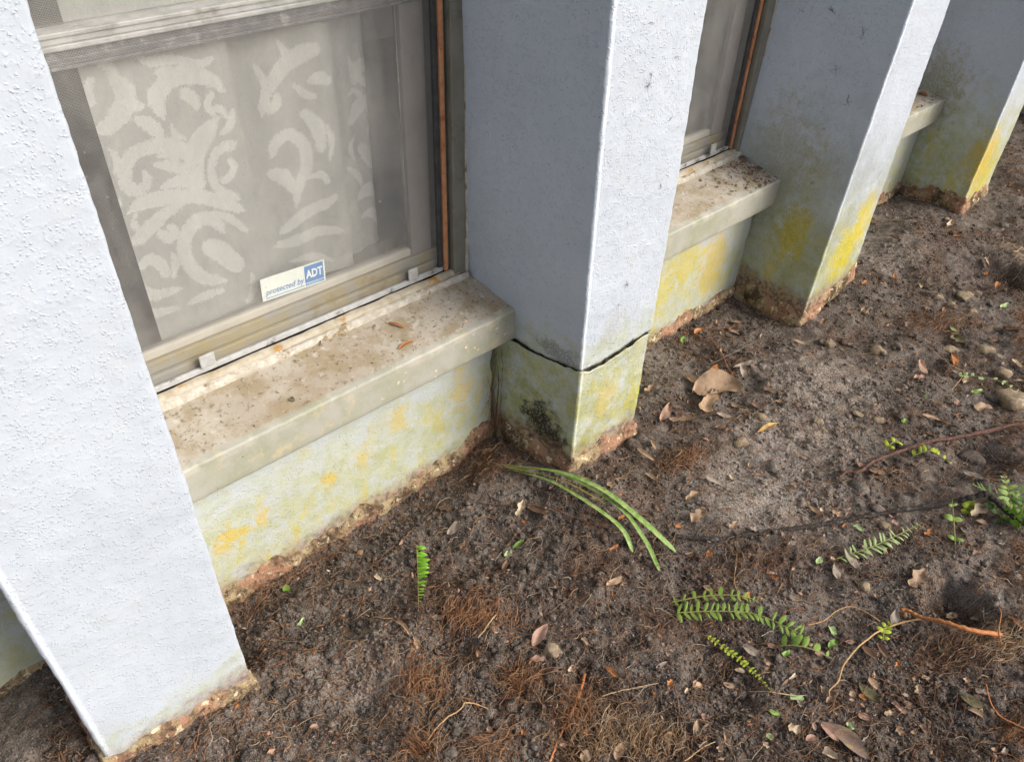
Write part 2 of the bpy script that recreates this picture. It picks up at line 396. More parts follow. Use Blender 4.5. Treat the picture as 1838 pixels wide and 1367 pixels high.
def fabric(name, c):
    M = Mat(name, .9, .1)
    x, y, z = M.xyz()
    w = M.noise(1, 2, .5, vec=M.scaled(M.pos(), 900, 900, 240))
    st = M.noise(9, 4, .65)
    col = M.mix(M.step(w, .3, .7), c, tuple(q * .88 for q in c))
    col = M.mix(M.mul(M.step(st, .45, .7), .4), col, tuple(q * k for q, k in zip(c, (.92, .92, .89))))
    M.b.inputs['Transmission Weight'].default_value = 0.0
    return M.done(col, M.bump(w, .0004, .5))
mat_curtain = fabric('curtain_fabric', (.66, .66, .645))
mat_print = fabric('curtain_print', (.97, .97, .955))
mat_curtain2 = fabric('plain_curtain_fabric', (.46, .45, .40))

def pane_mat():
    M = Mat('window_glass', .05, .5)
    nt = M.nt
    tr = M.node('ShaderNodeBsdfTransparent'); tr.inputs[0].default_value = (.955, .965, .965, 1)
    gl = M.node('ShaderNodeBsdfGlossy'); gl.inputs['Roughness'].default_value = .03
    df = M.node('ShaderNodeBsdfDiffuse'); df.inputs[0].default_value = (.62, .62, .58, 1)
    fr = M.node('ShaderNodeFresnel'); fr.inputs[0].default_value = 1.45
    m1 = M.node('ShaderNodeMixShader'); nt.links.new(fr.outputs[0], m1.inputs[0]); nt.links.new(tr.outputs[0], m1.inputs[1]); nt.links.new(gl.outputs[0], m1.inputs[2])
    film = M.step(M.add(M.mul(M.noise(1, 5, .7, vec=M.scaled(M.pos(), 22, 22, 4)), .6), M.mul(M.noise(9, 5, .75), .4)), .42, .66, .01, .16)     # dust film on the outside of the pane
    m2 = M.node('ShaderNodeMixShader'); nt.links.new(film, m2.inputs[0]); nt.links.new(m1.outputs[0], m2.inputs[1]); nt.links.new(df.outputs[0], m2.inputs[2])
    nt.links.new(m2.outputs[0], M.out.inputs[0])
    return M.m
mat_pane = pane_mat()

def screen_mat():
    """woven insect screen: thin grey threads every 1.5 mm, clear between, dust caught in places"""
    M = Mat('insect_screen', .7, .2); nt = M.nt
    x, y, z = M.xyz()
    def thread(c):
        f = M.math('FRACT', M.mul(c, 1 / .0016)); return M.math('LESS_THAN', f, .105)
    t = M.math('MAXIMUM', thread(x), thread(z))
    dust = M.step(M.noise(11, 5, .72), .50, .80, 0.0, .16)
    t = M.math('MAXIMUM', t, dust)
    t = M.math('MAXIMUM', t, M.mul(M.mul(M.step(M.noise(230, 2, .6), .68, .73), M.step(M.noise(14, 3, .6, off=5), .45, .6)), .75))
    tr = M.node('ShaderNodeBsdfTransparent')
    col = M.mix(M.step(M.noise(5, 3, .6), .4, .7), (.40, .40, .40), (.52, .52, .51))
    M.put(M.b.inputs['Base Color'], col)
    m = M.node('ShaderNodeMixShader'); nt.links.new(t, m.inputs[0]); nt.links.new(tr.outputs[0], m.inputs[1]); nt.links.new(M.b.outputs[0], m.inputs[2])
    nt.links.new(m.outputs[0], M.out.inputs[0])
    return M.m
mat_screen = screen_mat()

# ------------------------------------------------------------------ ground
def axis(lo_far, lo, hi, hi_far, step, grow=1.25):
    a = [lo]
    while a[-1] < hi: a.append(a[-1] + step)
    s = step
    while a[-1] < hi_far: s *= grow; a.append(a[-1] + s)
    s = step; b = [lo]
    while b[-1] > lo_far: s *= grow; b.append(b[-1] - s)
    return np.array(sorted(b[1:]) + a)
xs = axis(-60, -1.05, 1.35, 1.36, .0038)
s = .0038; ext = [xs[-1]]
while ext[-1] < 60:
    s = min(s * 1.006, .009) if ext[-1] < 2.7 else s * 1.25
    ext.append(ext[-1] + s)
xs = np.concatenate([xs, ext[1:]])
ys = axis(-60, -1.12, .02, 12, .0038)
GX, GY = np.meshgrid(xs, ys)
dist = np.maximum(np.abs(GX - .7) - 2.4, np.abs(GY + .6) - 1.2)
GZ = height(GX, GY)
fade = np.clip(dist / 3.0, 0, 1)
GZ = GZ * (1 - fade) + fade * .02
GZ = np.where(GY > .05, np.minimum(GZ, -.03), GZ)
ground = mesh_np('ground', np.stack([GX, GY, GZ], -1).reshape(-1, 3), grid_faces(len(ys), len(xs)), mat_soil)
tag(ground, kind='structure')

# ------------------------------------------------------------------ house
house = empty('house')
tag(house, 'light blue stuccoed house front with square pillars, cream sills and screened windows', 'house')

def profile(xl, xr, D, yb, step=.006, r=.0045):
    """outline of a pillar seen from above: back left, front left, front right, back right"""
    pts = []; nrm = []
    def seg(p, q, n):
        L = math.dist(p, q); k = max(2, int(L / step))
        for i in range(k): pts.append((p[0] + (q[0] - p[0]) * i / k, p[1] + (q[1] - p[1]) * i / k)); nrm.append(n)
    seg((xl, yb), (xl, -D + r), (-1, 0))
    for a in np.linspace(math.pi, 1.5 * math.pi, 5): pts.append((xl + r + r * math.cos(a), -D + r + r * math.sin(a))); nrm.append((math.cos(a), math.sin(a)))
    seg((xl + r, -D), (xr - r, -D), (0, -1))
    for a in np.linspace(1.5 * math.pi, 2 * math.pi, 5): pts.append((xr - r + r * math.cos(a), -D + r + r * math.sin(a))); nrm.append((math.cos(a), math.sin(a)))
    seg((xr, -D + r), (xr, yb), (1, 0))
    pts.append((xr, yb)); nrm.append((1, 0))
    return np.array(pts), np.array(nrm)
def pillar_mesh(name, mat, parent, xlb, xlt, xrb, xrt, zb, zt, D=.1965, yb=.10, ztop=2.35, zref=(0, .8), seed=1, step=.006, inset_bottom=False, inset_top=False, back_dx=0.0):
    """zb, zt: callables of (x, y) or numbers; xlb/xlt: left edge x at zref[0] and zref[1]"""
    P, Nn = profile(0.0, 1.0, D, yb, step) if False else profile(xlb, xrb, D, yb, step)
    n = len(P)
    fb = zb if callable(zb) else (lambda x, y: np.full_like(x, zb))
    ft = zt if callable(zt) else (lambda x, y: np.full_like(x, zt))
    B = fb(P[:, 0], P[:, 1]); T = ft(P[:, 0], P[:, 1])
    rows = max(6, int((min(T.max(), 1.15) - B.min()) / step))
    tt = np.linspace(0, 1, rows)
    if T.max() > 1.3:
        cut = (1.15 - B.min()) / (T.max() - B.min()); tt = np.concatenate([np.linspace(0, cut, rows), np.linspace(cut, 1, 12)[1:]])
    Z = B[None] + (T - B)[None] * tt[:, None]
    k = (Z - zref[0]) / (zref[1] - zref[0])
    w = ((P[:, 0] - xlb) / (xrb - xlb))[None]
    X = P[None, :, 0] + k * ((xlt - xlb) * (1 - w) + (xrt - xrb) * w)
    Y = np.repeat(P[None, :, 1], len(tt), 0)
    X = X + (1 - w) * back_dx * np.clip((Y + D) / D, 0, 1)
    run = np.concatenate([[0], np.cumsum(np.hypot(*np.diff(P, axis=0).T))])[None]
    dsp = .0035 * fbm(run * 9 + seed * 5 + 0 * Z, Z * 9, 3, seed) + .0016 * fbm(run * 90 + 0 * Z, Z * 90, 2, seed + 5)
    X = X + Nn[None, :, 0] * dsp; Y = Y + Nn[None, :, 1] * dsp
    V = np.stack([X, Y, Z], -1)
    cen = np.array([(xlb + xrb) / 2, -.05])
    def inset(row, dz):
        out = []
        for sc_, f in ((.985, .25), (.93, .6), (.75, 1.0)):
            r = row.copy(); r[:, :2] = cen + (r[:, :2] - cen) * sc_; r[:, 2] += dz * f + RNG.normal(0, .0012, len(r)); out.append(r)
        return out
    Vr = list(V)
    if inset_bottom: Vr = inset(V[0], .006)[::-1] + Vr
    if inset_top: Vr = Vr + inset(V[-1], -.006)
    V = np.array(Vr)
    mi = np.zeros((len(V) - 1, n - 1), int)
    if inset_bottom: mi[:3] = 1
    if inset_top: mi[-3:] = 1
    return mesh_np(name, V.reshape(-1, 3), grid_faces(len(V), n), mat, parent, mats=[mat, mat_core], midx=mi.ravel())

pA = pillar_mesh('pillar', mat_pillar_near, house, -.843, -.843, -.643, -.643, -.2, 2.35, seed=3)
tag(pA, 'nearest pillar, clean pale blue with heavy drip texture')
pB = empty('pillar', (0, 0, 0), house); tag(pB, 'pillar cracked right through just below sill level, green at its base')
# crack line
def crack_mid(x, y):
    s_ = np.where(y > -.190, -(y + .1965), np.clip(x, .0, .21) + .0)            # <0 on left flank
    left = np.interp(y, [-.1965, -.163, -.129, -.093, -.064, -.031, .1], [.252, .2465, .240, .2365, .2340, .2335, .233])
    front = np.interp(x, [.012, .04, .068, .11, .136, .155, .17, .205], [.251, .243, .2425, .2455, .2465, .2500, .2515, .2520])
    onfront = np.clip((-.190 - y) / .004, 0, 1)
    right = np.full_like(x, .252)
    z = np.where(x < .1, left * (1 - onfront) + front * onfront, right * (1 - onfront) + front * onfront)
    run = np.where(y < -.19, x, -y + 3)
    return z + .0075 * fbm(run * 45, run * 0 + 2.2, 5, 41, .7)
def crack_gap(x, y):
    run = np.where(y < -.19, x, -y + 3)
    w = np.interp(np.where(y < -.19, x, y * .0 + .012), [.012, .04, .09, .13, .17, .205], [.0050, .0072, .0040, .0066, .0058, .003])
    w = np.where((y > -.19) & (x < .1), np.interp(y, [-.19, -.15, -.1, -.05, 0], [.0042, .0028, .0015, .0012, .0030]), w)
    return np.maximum(.0010, w * (1 + 2.6 * fbm(run * 75, run * 0 + 9.1, 4, 43, .65)))
shaft = pillar_mesh('upper_shaft', mat_shaft, pB, .0190, -.0015, .2065, .197, lambda x, y: crack_mid(x, y) + .5 * crack_gap(x, y), 2.35, seed=5, step=.005, inset_bottom=True, back_dx=-.010)
block = pillar_mesh('base_block', mat_block, pB, .0137, .0137, .1947, .1947, -.2, lambda x, y: crack_mid(x, y) - .5 * crack_gap(x, y), seed=6, step=.005, D=.197, yb=.10, inset_top=True, back_dx=-.020)
MB().box(.022, .185, -.186, .12, .15, .34).build('crack_core', mat_core, pB)
pC = pillar_mesh('pillar', mat_pillar_c, house, .8135, .865, 1.030, 1.036, -.2, 2.35, seed=8)
tag(pC, 'pillar with bright yellow algae stain low on its front and flank')
pD = pillar_mesh('pillar', mat_pillar_d, house, 1.670, 1.668, 1.835, 1.845, -.2, 2.35, seed=9)
tag(pD, 'farthest pillar in view, its whole base stained green and orange')
pE = pillar_mesh('pillar', mat_pillar_far, house, 2.53, 2.53, 2.73, 2.73, -.2, 2.35, seed=10, step=.02)
pZ = pillar_mesh('pillar', mat_pillar_far, house, -1.686, -1.686, -1.486, -1.486, -.2, 2.35, seed=12, step=.02)

# low wall, upper wall, soffit added for shade, room behind
def wall_panel(name, x0, x1, z0, z1, y=0.0, step=.008, seed=3, jag=''):
    nx = max(2, int((x1 - x0) / step)); nz = max(2, int((z1 - z0) / step))
    X, Z = np.meshgrid(np.linspace(x0, x1, nx), np.linspace(z0, z1, nz))
    Y = y + .004 * fbm(X * 8, Z * 8, 3, seed) + .0015 * fbm(X * 70, Z * 70, 2, seed + 3)
    if 'jag' == jag: X[:, -1] -= np.maximum(0, .018 * (fbm(Z[:, -1] * 30, Z[:, -1] * 0, 4, 9, .65) + .28)); X[:, -2] = np.minimum(X[:, -2], X[:, -1] - .002)
    front = np.stack([X, Y, Z], -1).reshape(-1, 3)
    back = front.copy(); back[:, 1] = y + .14
    f = grid_faces(nz, nx)
    n = nx * nz
    rim = []
    idx = np.arange(n).reshape(nz, nx)
    loop = np.concatenate([idx[0], idx[1:, -1], idx[-1, ::-1][1:], idx[::-1, 0][1:]])
    rim = np.stack([loop[:-1], loop[1:], loop[1:] + n, loop[:-1] + n], -1)
    return mesh_np(name, np.vstack([front, back]), [f, f[:, ::-1] + n, rim[:, ::-1]], mat_wall, house)
BAYS = [(-1.486, -.843), (-.643, .0137), (.1947, .818), (1.030, 1.670), (1.836, 2.53)]
for i, (a, b) in enumerate(BAYS):
    gap = .0245 if i == 1 else -.004
    wall_panel('wall', a - .004, b - gap, -.2, .262, seed=3 + i, jag='jag' if i == 1 else '')
MB().box(-2.6, 3.6, .0, .15, 1.62, 2.6).build('upper_wall', mat_pillar_far, house)
MB().box(2.6, 3.6, .0, .15, -.2, 1.62).build('end_wall', mat_pillar_far, house)
MB().box(-2.6, -1.6, .0, .15, -.2, 1.62).build('end_wall', mat_pillar_far, house)
MB().box(-2.6, 3.6, -.55, .0, 2.36, 2.40).build('added_soffit', mat_pillar_far, house)  # unseen overhang, added to cut skylight so the flanks darken upwards
rm = MB(); rm.box(-2.6, 3.6, 2.2, 2.3, -.2, 2.6); rm.box(-2.6, 3.6, .151, 2.2, 2.5, 2.6); rm.box(-2.6, 3.6, .151, 2.2, -.2, 0.0); rm.box(-2.7, -2.6, .151, 2.3, -.2, 2.6); rm.box(3.6, 3.7, .151, 2.3, -.2, 2.6)
rm.build('room_shell', mat_room, house)

# sills
def sill(x0, x1, seed):
    prof = [(.135, .236), (-.0375, .236), (-.0395, .2372), (-.0402, .2395), (-.0402, .2500), (-.0402, .270), (-.0402, .2950), (-.0402, .2968), (-.0398, .2985), (-.0387, .2998), (-.0370, .3004), (-.0345, .3008), (0, .306), (.05, .312), (.10, .319), (.135, .322)]
    Q = []
    for (a, b) in zip(prof[:-1], prof[1:]):
        k = max(1, int(math.dist(a, b) / .007))
        for i in range(k): Q.append((a[0] + (b[0] - a[0]) * i / k, a[1] + (b[1] - a[1]) * i / k))
    Q.append(prof[-1]); Q = np.array(Q); n = len(Q)
    nx = int((x1 - x0) / .006); X = np.linspace(x0, x1, nx)
    run = np.concatenate([[0], np.cumsum(np.hypot(*np.diff(Q, axis=0).T))])
    XX = np.repeat(X[:, None], n, 1); RR = np.repeat(run[None], nx, 0)
    d = .0020 * fbm(XX * 12, RR * 12, 3, seed) + .0022 * fbm(XX * 60, RR * 60, 3, seed + 1, .6)
    YY = Q[None, :, 0] - d; ZZ = Q[None, :, 1] + d * .8
    return mesh_np('window_sill', np.stack([XX, YY, ZZ], -1).reshape(-1, 3), grid_faces(nx, n)[:, ::-1], mat_sill, house)
for i, (a, b) in enumerate([(-1.49, -.84), (-.646, .0185), (.194, .842), (1.028, 1.672), (1.834, 2.532)]):
    sill(a, b, 20 + i)

# old render edge and crust left where the soil used to reach
def crust(path, name='base_crust', seed=1, h=.034):
    P = catmull(path, max(8, int(sum(math.dist(a, b) for a, b in zip(path[:-1], path[1:])) / .0035))) if len(path) == 2 else None
    pts = []
    for a, b in zip(path[:-1], path[1:]):
        k = max(2, int(math.dist(a, b) / .0035))
        for i in range(k): pts.append((a[0] + (b[0] - a[0]) * i / k, a[1] + (b[1] - a[1]) * i / k))
    pts.append(path[-1]); P = np.array(pts); n = len(P)
    T = np.gradient(P, axis=0); T /= np.linalg.norm(T, axis=1, keepdims=True); Nn = np.stack([T[:, 1], -T[:, 0]], -1)
    run = np.concatenate([[0], np.cumsum(np.hypot(*np.diff(P, axis=0).T))])
    zg = height(P[:, 0] + Nn[:, 0] * .012, P[:, 1] + Nn[:, 1] * .012, False)
    rows = 12; t = np.linspace(0, 1, rows)[:, None]
    top = zg + h * (1 + 1.6 * fbm(run * 22, run * 0, 4, seed + 2)); bot = zg - .025
    Z = bot + (top - bot) * t
    bulge = np.sin(np.clip(t, 0, 1) * math.pi * .93 + .05) ** .7
    d = .0095 * bulge * (1 + 1.7 * fbm(run * 30 + 0 * t, Z * 60, 4, seed, .65)) - .003 * (t > .99) - .0025
    d = d + .006 * fbm(run * 120 + 0 * t, Z * 160, 2, seed + 4)
    d[-1] = -.004
    X = P[None, :, 0] + Nn[None, :, 0] * d; Y = P[None, :, 1] + Nn[None, :, 1] * d
    return mesh_np(name, np.stack([X, Y, Z], -1).reshape(-1, 3), grid_faces(rows, n), mat_crust, house)
crust([(-1.486, 0), (-.848, 0)], seed=2, h=.012)
crust([(-.643, 0), (-.008, 0)], seed=3)
crust([(.196, 0), (.812, 0)], seed=4)
crust([(1.032, 0), (1.668, 0)], seed=5)
crust([(1.837, 0), (2.53, 0)], seed=6)
crust([(-.843, -.04), (-.843, -.1965), (-.643, -.1965), (-.643, -.01)], seed=7, h=.026)
crust([(-.004, -.015), (.0137, -.197), (.1947, -.197), (.1947, -.01)], seed=8, h=.040)
crust([(.8135, -.01), (.8135, -.1965), (1.03, -.1965), (1.03, -.01)], seed=9, h=.046)
crust([(1.67, -.01), (1.67, -.1965), (1.835, -.1965), (1.835, -.01)], seed=10, h=.04)

# windows
def window(x0, x1, detailed=True):
    w = empty('window', (0, 0, 0), house)
    top = 1.62; xr = x1 - .0015; xl = x0 + .0015
    # olive aluminium outer frame, jambs and head
    fr = MB()
    fr.box(xr - .026, xr, .084, .150, .318, top); fr.box(xl, xl + .026, .084, .150, .318, top); fr.box(xl + .026, xr - .026, .084, .150, top - .03, top)
    fr.box(xr - .030, xr - .026, .100, .150, .338, top - .03); fr.box(xl + .026, xl + .030, .100, .150, .338, top - .03)
    fr.build('outer_frame', mat_olive, w, bevel=.0012)
    # rusty strip down each side of the screen
    for a, b in ((xr - .0405, xr - .0325), (xl + .0325, xl + .0405)):
        MB().box(a, b, .0935, .104, .336, top - .03).build('jamb_strip', mat_copper, w, bevel=.0008)
    MB().box(xr - .033, xr - .030, .099, .108, .336, top - .03).build('groove_shade', mat_black, w)  # solid black strips painted as the shade between strip and frame
    MB().box(xl + .030, xl + .033, .099, .108, .336, top - .03).build('groove_shade', mat_black, w)
    # bottom: caulk, stained track, white rail
    def strip(name, y0, y1, z0, z1, mat, seed, amp):
        n = int((x1 - x0) / .005); X = np.linspace(xl + .0, xr - .0, n)
        rows = [(y1, z0), (y0, z0), (y0, z1), (y1, z1)]
        rows = np.array([(y0, z0 - .004), (y0, z0 + (z1 - z0) * .5), (y0 + (y1 - y0) * .25, z1), (y1, z1)])
        nn = np.array([amp * fbm(X * 25 + 3 * k, X * 0 + k, 4, seed + k) for k in range(4)])
        V = np.stack([np.repeat(X[None], 4, 0), rows[:, :1] + nn * .8, rows[:, 1:] + nn], -1)
        return mesh_np(name, V.reshape(-1, 3), grid_faces(4, n), mat, w)
    strip('caulk', .0745, .084, .3135, .3265, mat_caulk, 3, .007)
    strip('track', .0840, .0965, .3220, .3325, mat_track, 7, .003)
    MB().box(xl + .026, xr - .026, .0965, .118, .315, .3300).build('groove_shade', mat_black, w)  # black filler in place of the shade under the screen rail
    MB().box(xl + .0405, xr - .0405, .0990, .1045, .3335, .3430).build('screen_rail', mat_whiterail, w, bevel=.0012)
    sf = MB(); sf.box(xr - .0500, xr - .0412, .0970, .1045, .3435, top - .04); sf.box(xl + .0412, xl + .0500, .0970, .1045, .3435, top - .04)
    sf.build('screen_frame', mat_darkalu, w, bevel=.0010)
    MB().quad((xl + .045, .1035, .340), (xr - .045, .1035, .340), (xr - .045, .1035, top - .04), (xl + .045, .1035, top - .04)).build('insect_screen', mat_screen, w)
    # ragged white caulk bead against the pillar
    n = 160; Z = np.linspace(.318, 1.2, n); wob = .0030 * (fbm(Z * 20, Z * 0, 4, 5) + .35)
    for xx, sgn in ((x1, -1),):
        V = np.array([[(xx + .004, .0825, z), (xx + sgn * (.0008 + max(0, q)), .0822, z), (xx + sgn * (.0004 + max(0, q)), .0845, z)] for z, q in zip(Z, wob)])
        mesh_np('caulk_bead', V.reshape(-1, 3), grid_faces(n, 3), mat_caulk, w)
    # lower sash
    MB().box(xr - .0900, xr - .0470, .122, .140, .372, .7855).build('sash_stile', mat_stile, w, bevel=.0015)
    MB().box(xl + .0300, xl + .0560, .122, .140, .372, .7855).build('sash_stile', mat_darkalu, w, bevel=.0015)  # dark colour stands in for the unlit gap beside the curtain
    b = MB(); b.box(xl + .030, xr - .030, .112, .141, .331, .352); b.box(xl + .030, xr - .030, .118, .141, .352, .3720)
    b.build('bottom_rail', mat_sash, w, bevel=.003)
    MB().box(xl + .0562, xr - .0902, .1245, .1415, .3722, .3860).build('inner_lip', mat_stool, w, bevel=.002)
    mr = empty('meeting_rail', (0, 0, 0), w) if False else None
    m = MB(); m.box(xl + .030, xr - .030, .112, .150, .8072, .8130); m.box(xl + .030, xr - .030, .116, .150, .8132, .8205); m.box(xl + .030, xr - .030, .113, .150, .8207, .8260)
    m.build('meeting_rail', mat_alu, w, bevel=.0012)
    m = MB()
    for q in range(5): m.box(xl + .030, xr - .030, .117 + .0015 * (q % 2), .150, .7860 + .0042 * q, .7860 + .0042 * q + .0040)
    m.build('lower_meeting_rail', mat_railgrey, w, bevel=.0006)
    MB().box(xl + .0562, xr - .0902, .131, .1335, .3800, .7858).build('pane', mat_pane, w)
    MB().box(xl + .030, xr - .030, .1405, .1430, .8262, top - .03).build('pane', mat_pane, w)
    for cx, cw in ((xl + .135, .024), (xr - .118, .020)):
        k = MB(); k.box(cx, cx + cw, .0945, .0985, .3440, .3660); k.build('screen_clip', mat_clip, w, bevel=.002)
    return w
WINS = []
for i, (a, b) in enumerate([(-1.486, -.843), (-.643, -.006), (.197, .850), (1.032, 1.669), (1.838, 2.53)]):
    WINS.append(window(a, b))
tag(WINS[1], 'near window behind a dusty insect screen'); tag(WINS[2], 'second window, partly hidden by the cracked pillar')

# ------------------------------------------------------------------ curtains
def panel_y(x, z, x0, x1, y, depth, seed):
    t = (x - x0) / (x1 - x0)
    return y + depth * t + .0018 * np.sin(t * 13 + 2.4 * fbm(x * 0, z * 3, 2, seed + 1)) + .004 * fbm(x * 14, z * 2.2, 2, seed)
def panel(name, x0, x1, z0, z1, y, depth, mat, parent, seed, strokes=None):
    """one hanging strip of cloth; strokes (points, widths) in metres mark the faces that carry the woven print"""
    st = .0011 if strokes else .006
    zt = .86 if strokes else z1
    nx = int((x1 - x0) / st); zz = np.arange(z0, zt, st)
    if strokes: zz = np.concatenate([zz, np.linspace(zt, z1, 40)])
    nz = len(zz)
    X, Z = np.meshgrid(np.linspace(x0, x1, nx), zz)
    V = np.stack([X, panel_y(X, Z, x0, x1, y, depth, seed), Z], -1).reshape(-1, 3)
    F = grid_faces(nz, nx)
    if not strokes: return mesh_np(name, V, F, mat, parent)
    c = V[F].mean(1)[:, [0, 2]]; on = np.zeros(len(c), bool)
    for pts, ws in strokes:
        n = 60; C = catmull(np.array(pts), n); w = np.interp(np.linspace(0, 1, n), np.linspace(0, 1, len(ws)), ws) * .5
        w = w * np.clip(np.minimum(np.arange(n) / 5., (n - 1 - np.arange(n)) / 5.), .15, 1) ** .5
        lo = C.min(0) - w.max() - .006; hi = C.max(0) + w.max() + .006
        k = np.where(((c > lo) & (c < hi)).all(1))[0]
        if not len(k): continue
        d = np.hypot(c[k, 0][:, None] - C[None, :, 0], c[k, 1][:, None] - C[None, :, 1]) - w[None]
        d = d.min(1) + .0030 * fbm(c[k, 0] * 330, c[k, 1] * 330, 2, 5) + .0016 * RNG.normal(size=len(k)) * .6
        on[k[d < 0]] = True
    o = mesh_np(name, V, F[~on], mat, parent)
    used = np.unique(F[on]); remap = np.zeros(len(V), int); remap[used] = np.arange(len(used))
    mesh_np('woven_print', V[used], remap[F[on]], mat_print, o)
    return o
cur = empty('curtain', (-.34, .16, .386)); tag(cur, 'cream curtain with pale scrollwork print hanging behind the near window', 'curtain')
def unshift(o, e):
    o.location = tuple(-c for c in e.location); return o
PANELS = [(-.535, -.349, .148, .004), (-.3430, -.192, .178, -.016), (-.188, -.112, .188, .014)]
SURF = []
for k, (a, b, yy, dp) in enumerate(PANELS):
    SURF.append((a, b, yy, dp))
def scroll(strokes, k):
    a, b, yy, dp = SURF[k]
    S_ = [([tuple(on_plane(u / 2.848, v / 2.848, 1, yy)[[0, 2]]) for u, v in pts], [w / 2.848 / FPX * .92 for w in ws]) for pts, ws in strokes]
    unshift(panel('curtain_panel', a, b, .372, 1.55, yy, dp, mat_curtain, cur, 50 + k, S_), cur)
scroll([
    ([(560, 380), (640, 470), (620, 580), (550, 655), (490, 665)], [60, 110, 110, 90, 30]),
    ([(620, 500), (670, 540), (725, 545)], [30, 80, 30]),
    ([(840, 610), (810, 520), (860, 420), (960, 390), (1080, 410), (1150, 470)], [60, 90, 110, 100, 80, 40]),
    ([(790, 380), (860, 375), (940, 400)], [20, 70, 60]),
    ([(950, 480), (1000, 520), (1010, 570)], [80, 70, 20]),
    ([(680, 605), (760, 635), (830, 700)], [20, 90, 60]),
    ([(1000, 830), (930, 770), (820, 745), (700, 780), (640, 870), (650, 950), (710, 980), (755, 930), (740, 880)], [70, 100, 90, 80, 85, 80, 70, 60, 50]),
    ([(780, 840), (880, 850), (990, 890)], [30, 80, 60]),
    ([(820, 960), (920, 930), (1020, 950)], [30, 80, 70]),
    ([(1120, 600), (1060, 680), (1010, 770), (1000, 880), (1020, 980)], [20, 110, 130, 120, 110]),
    ([(1210, 740), (1120, 770), (1085, 870), (1120, 970), (1220, 1020)], [70, 60, 55, 60, 80]),
    ([(1140, 930), (1180, 900), (1200, 850), (1170, 820)], [50, 60, 50, 40]),
    ([(655, 1095), (740, 1040), (860, 1010), (1010, 1010), (1150, 1040), (1250, 1080)], [25, 90, 100, 90, 90, 60]),
    ([(645, 1255), (720, 1220), (790, 1150), (850, 1090), (940, 1040)], [25, 90, 90, 70, 60]),
    ([(820, 1190), (870, 1220), (895, 1180), (860, 1160)], [60, 70, 60, 40]),
    ([(1150, 1190), (1090, 1125), (1000, 1140), (945, 1230), (960, 1340), (1040, 1420), (1160, 1440)], [60, 90, 100, 95, 90, 90, 70]),
    ([(1060, 1260), (1130, 1290), (1230, 1370)], [90, 140, 120]),
    ([(720, 1370), (770, 1330), (830, 1360), (860, 1420)], [50, 80, 80, 50]),
    ([(640, 1400), (700, 1470), (800, 1510), (930, 1480)], [40, 80, 80, 40]),
    ([(470, 400), (450, 470), (480, 540)], [30, 60, 40]),
    ([(600, 420), (560, 350), (500, 330)], [30, 60, 30]),
    ([(830, 440), (780, 470), (770, 540)], [40, 60, 30]),
    ([(1090, 470), (1060, 540), (1100, 590)], [30, 50, 20]),
    ([(930, 860), (880, 800), (800, 800)], [20, 40, 20]),
    ([(1030, 980), (1110, 1050), (1220, 1060)], [40, 50, 30]),
    ([(560, 1180), (600, 1230), (660, 1240)], [20, 40, 20]),
    ([(1200, 560), (1180, 640), (1130, 690)], [30, 60, 30]),
    ([(700, 1090), (690, 1150), (720, 1190)], [20, 44, 20]),
    ([(880, 1290), (900, 1350), (890, 1430)], [20, 50, 20]),
    ([(640, 1260), (800, 1140), (930, 1040), (1000, 930), (1010, 800), (1060, 690), (1110, 600)], [15, 30, 36, 40, 36, 30, 12]),
    ([(700, 300), (790, 320), (900, 310), (1010, 330), (1100, 300)], [30, 60, 50, 60, 30]),
    ([(1060, 560), (1130, 560), (1170, 610)], [20, 50, 20]),
    ([(560, 760), (600, 820), (590, 900)], [16, 46, 16]),
    ([(620, 1010), (600, 1080), (630, 1140)], [16, 46, 16]),
    ([(880, 640), (900, 690), (960, 720)], [16, 44, 20]),
    ([(1090, 1090), (1180, 1120), (1270, 1190)], [20, 60, 30]),
    ([(1150, 1490), (1050, 1510), (960, 1560)], [40, 70, 30]),
    ([(700, 1580), (800, 1600), (920, 1580)], [30, 70, 30]),
    ([(1290, 1400), (1300, 1480), (1270, 1550)], [30, 60, 30]),
], 0)
scroll([
    ([(1330, 590), (1350, 470), (1430, 340), (1530, 260), (1600, 235)], [40, 70, 110, 110, 60]),
    ([(1290, 330), (1340, 420), (1350, 520)], [30, 60, 40]),
    ([(1560, 400), (1610, 385), (1650, 400)], [50, 90, 60]),
    ([(1360, 560), (1400, 520), (1400, 480)], [60, 80, 50]),
    ([(1380, 800), (1400, 720), (1470, 680), (1540, 740), (1550, 850), (1510, 960), (1500, 1050)], [50, 80, 80, 90, 90, 80, 40]),
    ([(1380, 880), (1440, 900), (1490, 960)], [80, 110, 60]),
    ([(1530, 560), (1600, 640), (1620, 760)], [60, 110, 60]),
    ([(1430, 1190), (1520, 1100), (1640, 1030), (1700, 980)], [60, 90, 80, 40]),
    ([(1400, 1260), (1500, 1220), (1620, 1170), (1730, 1160)], [40, 90, 80, 50]),
    ([(1480, 420), (1540, 470), (1590, 480)], [20, 60, 30]),
    ([(1560, 900), (1620, 880), (1660, 920)], [20, 60, 30]),
    ([(1500, 330), (1440, 260), (1400, 200)], [20, 50, 20]),
    ([(1480, 1330), (1580, 1300), (1690, 1320)], [30, 70, 30]),
    ([(1640, 620), (1670, 700), (1660, 800)], [20, 60, 20]),
], 1)
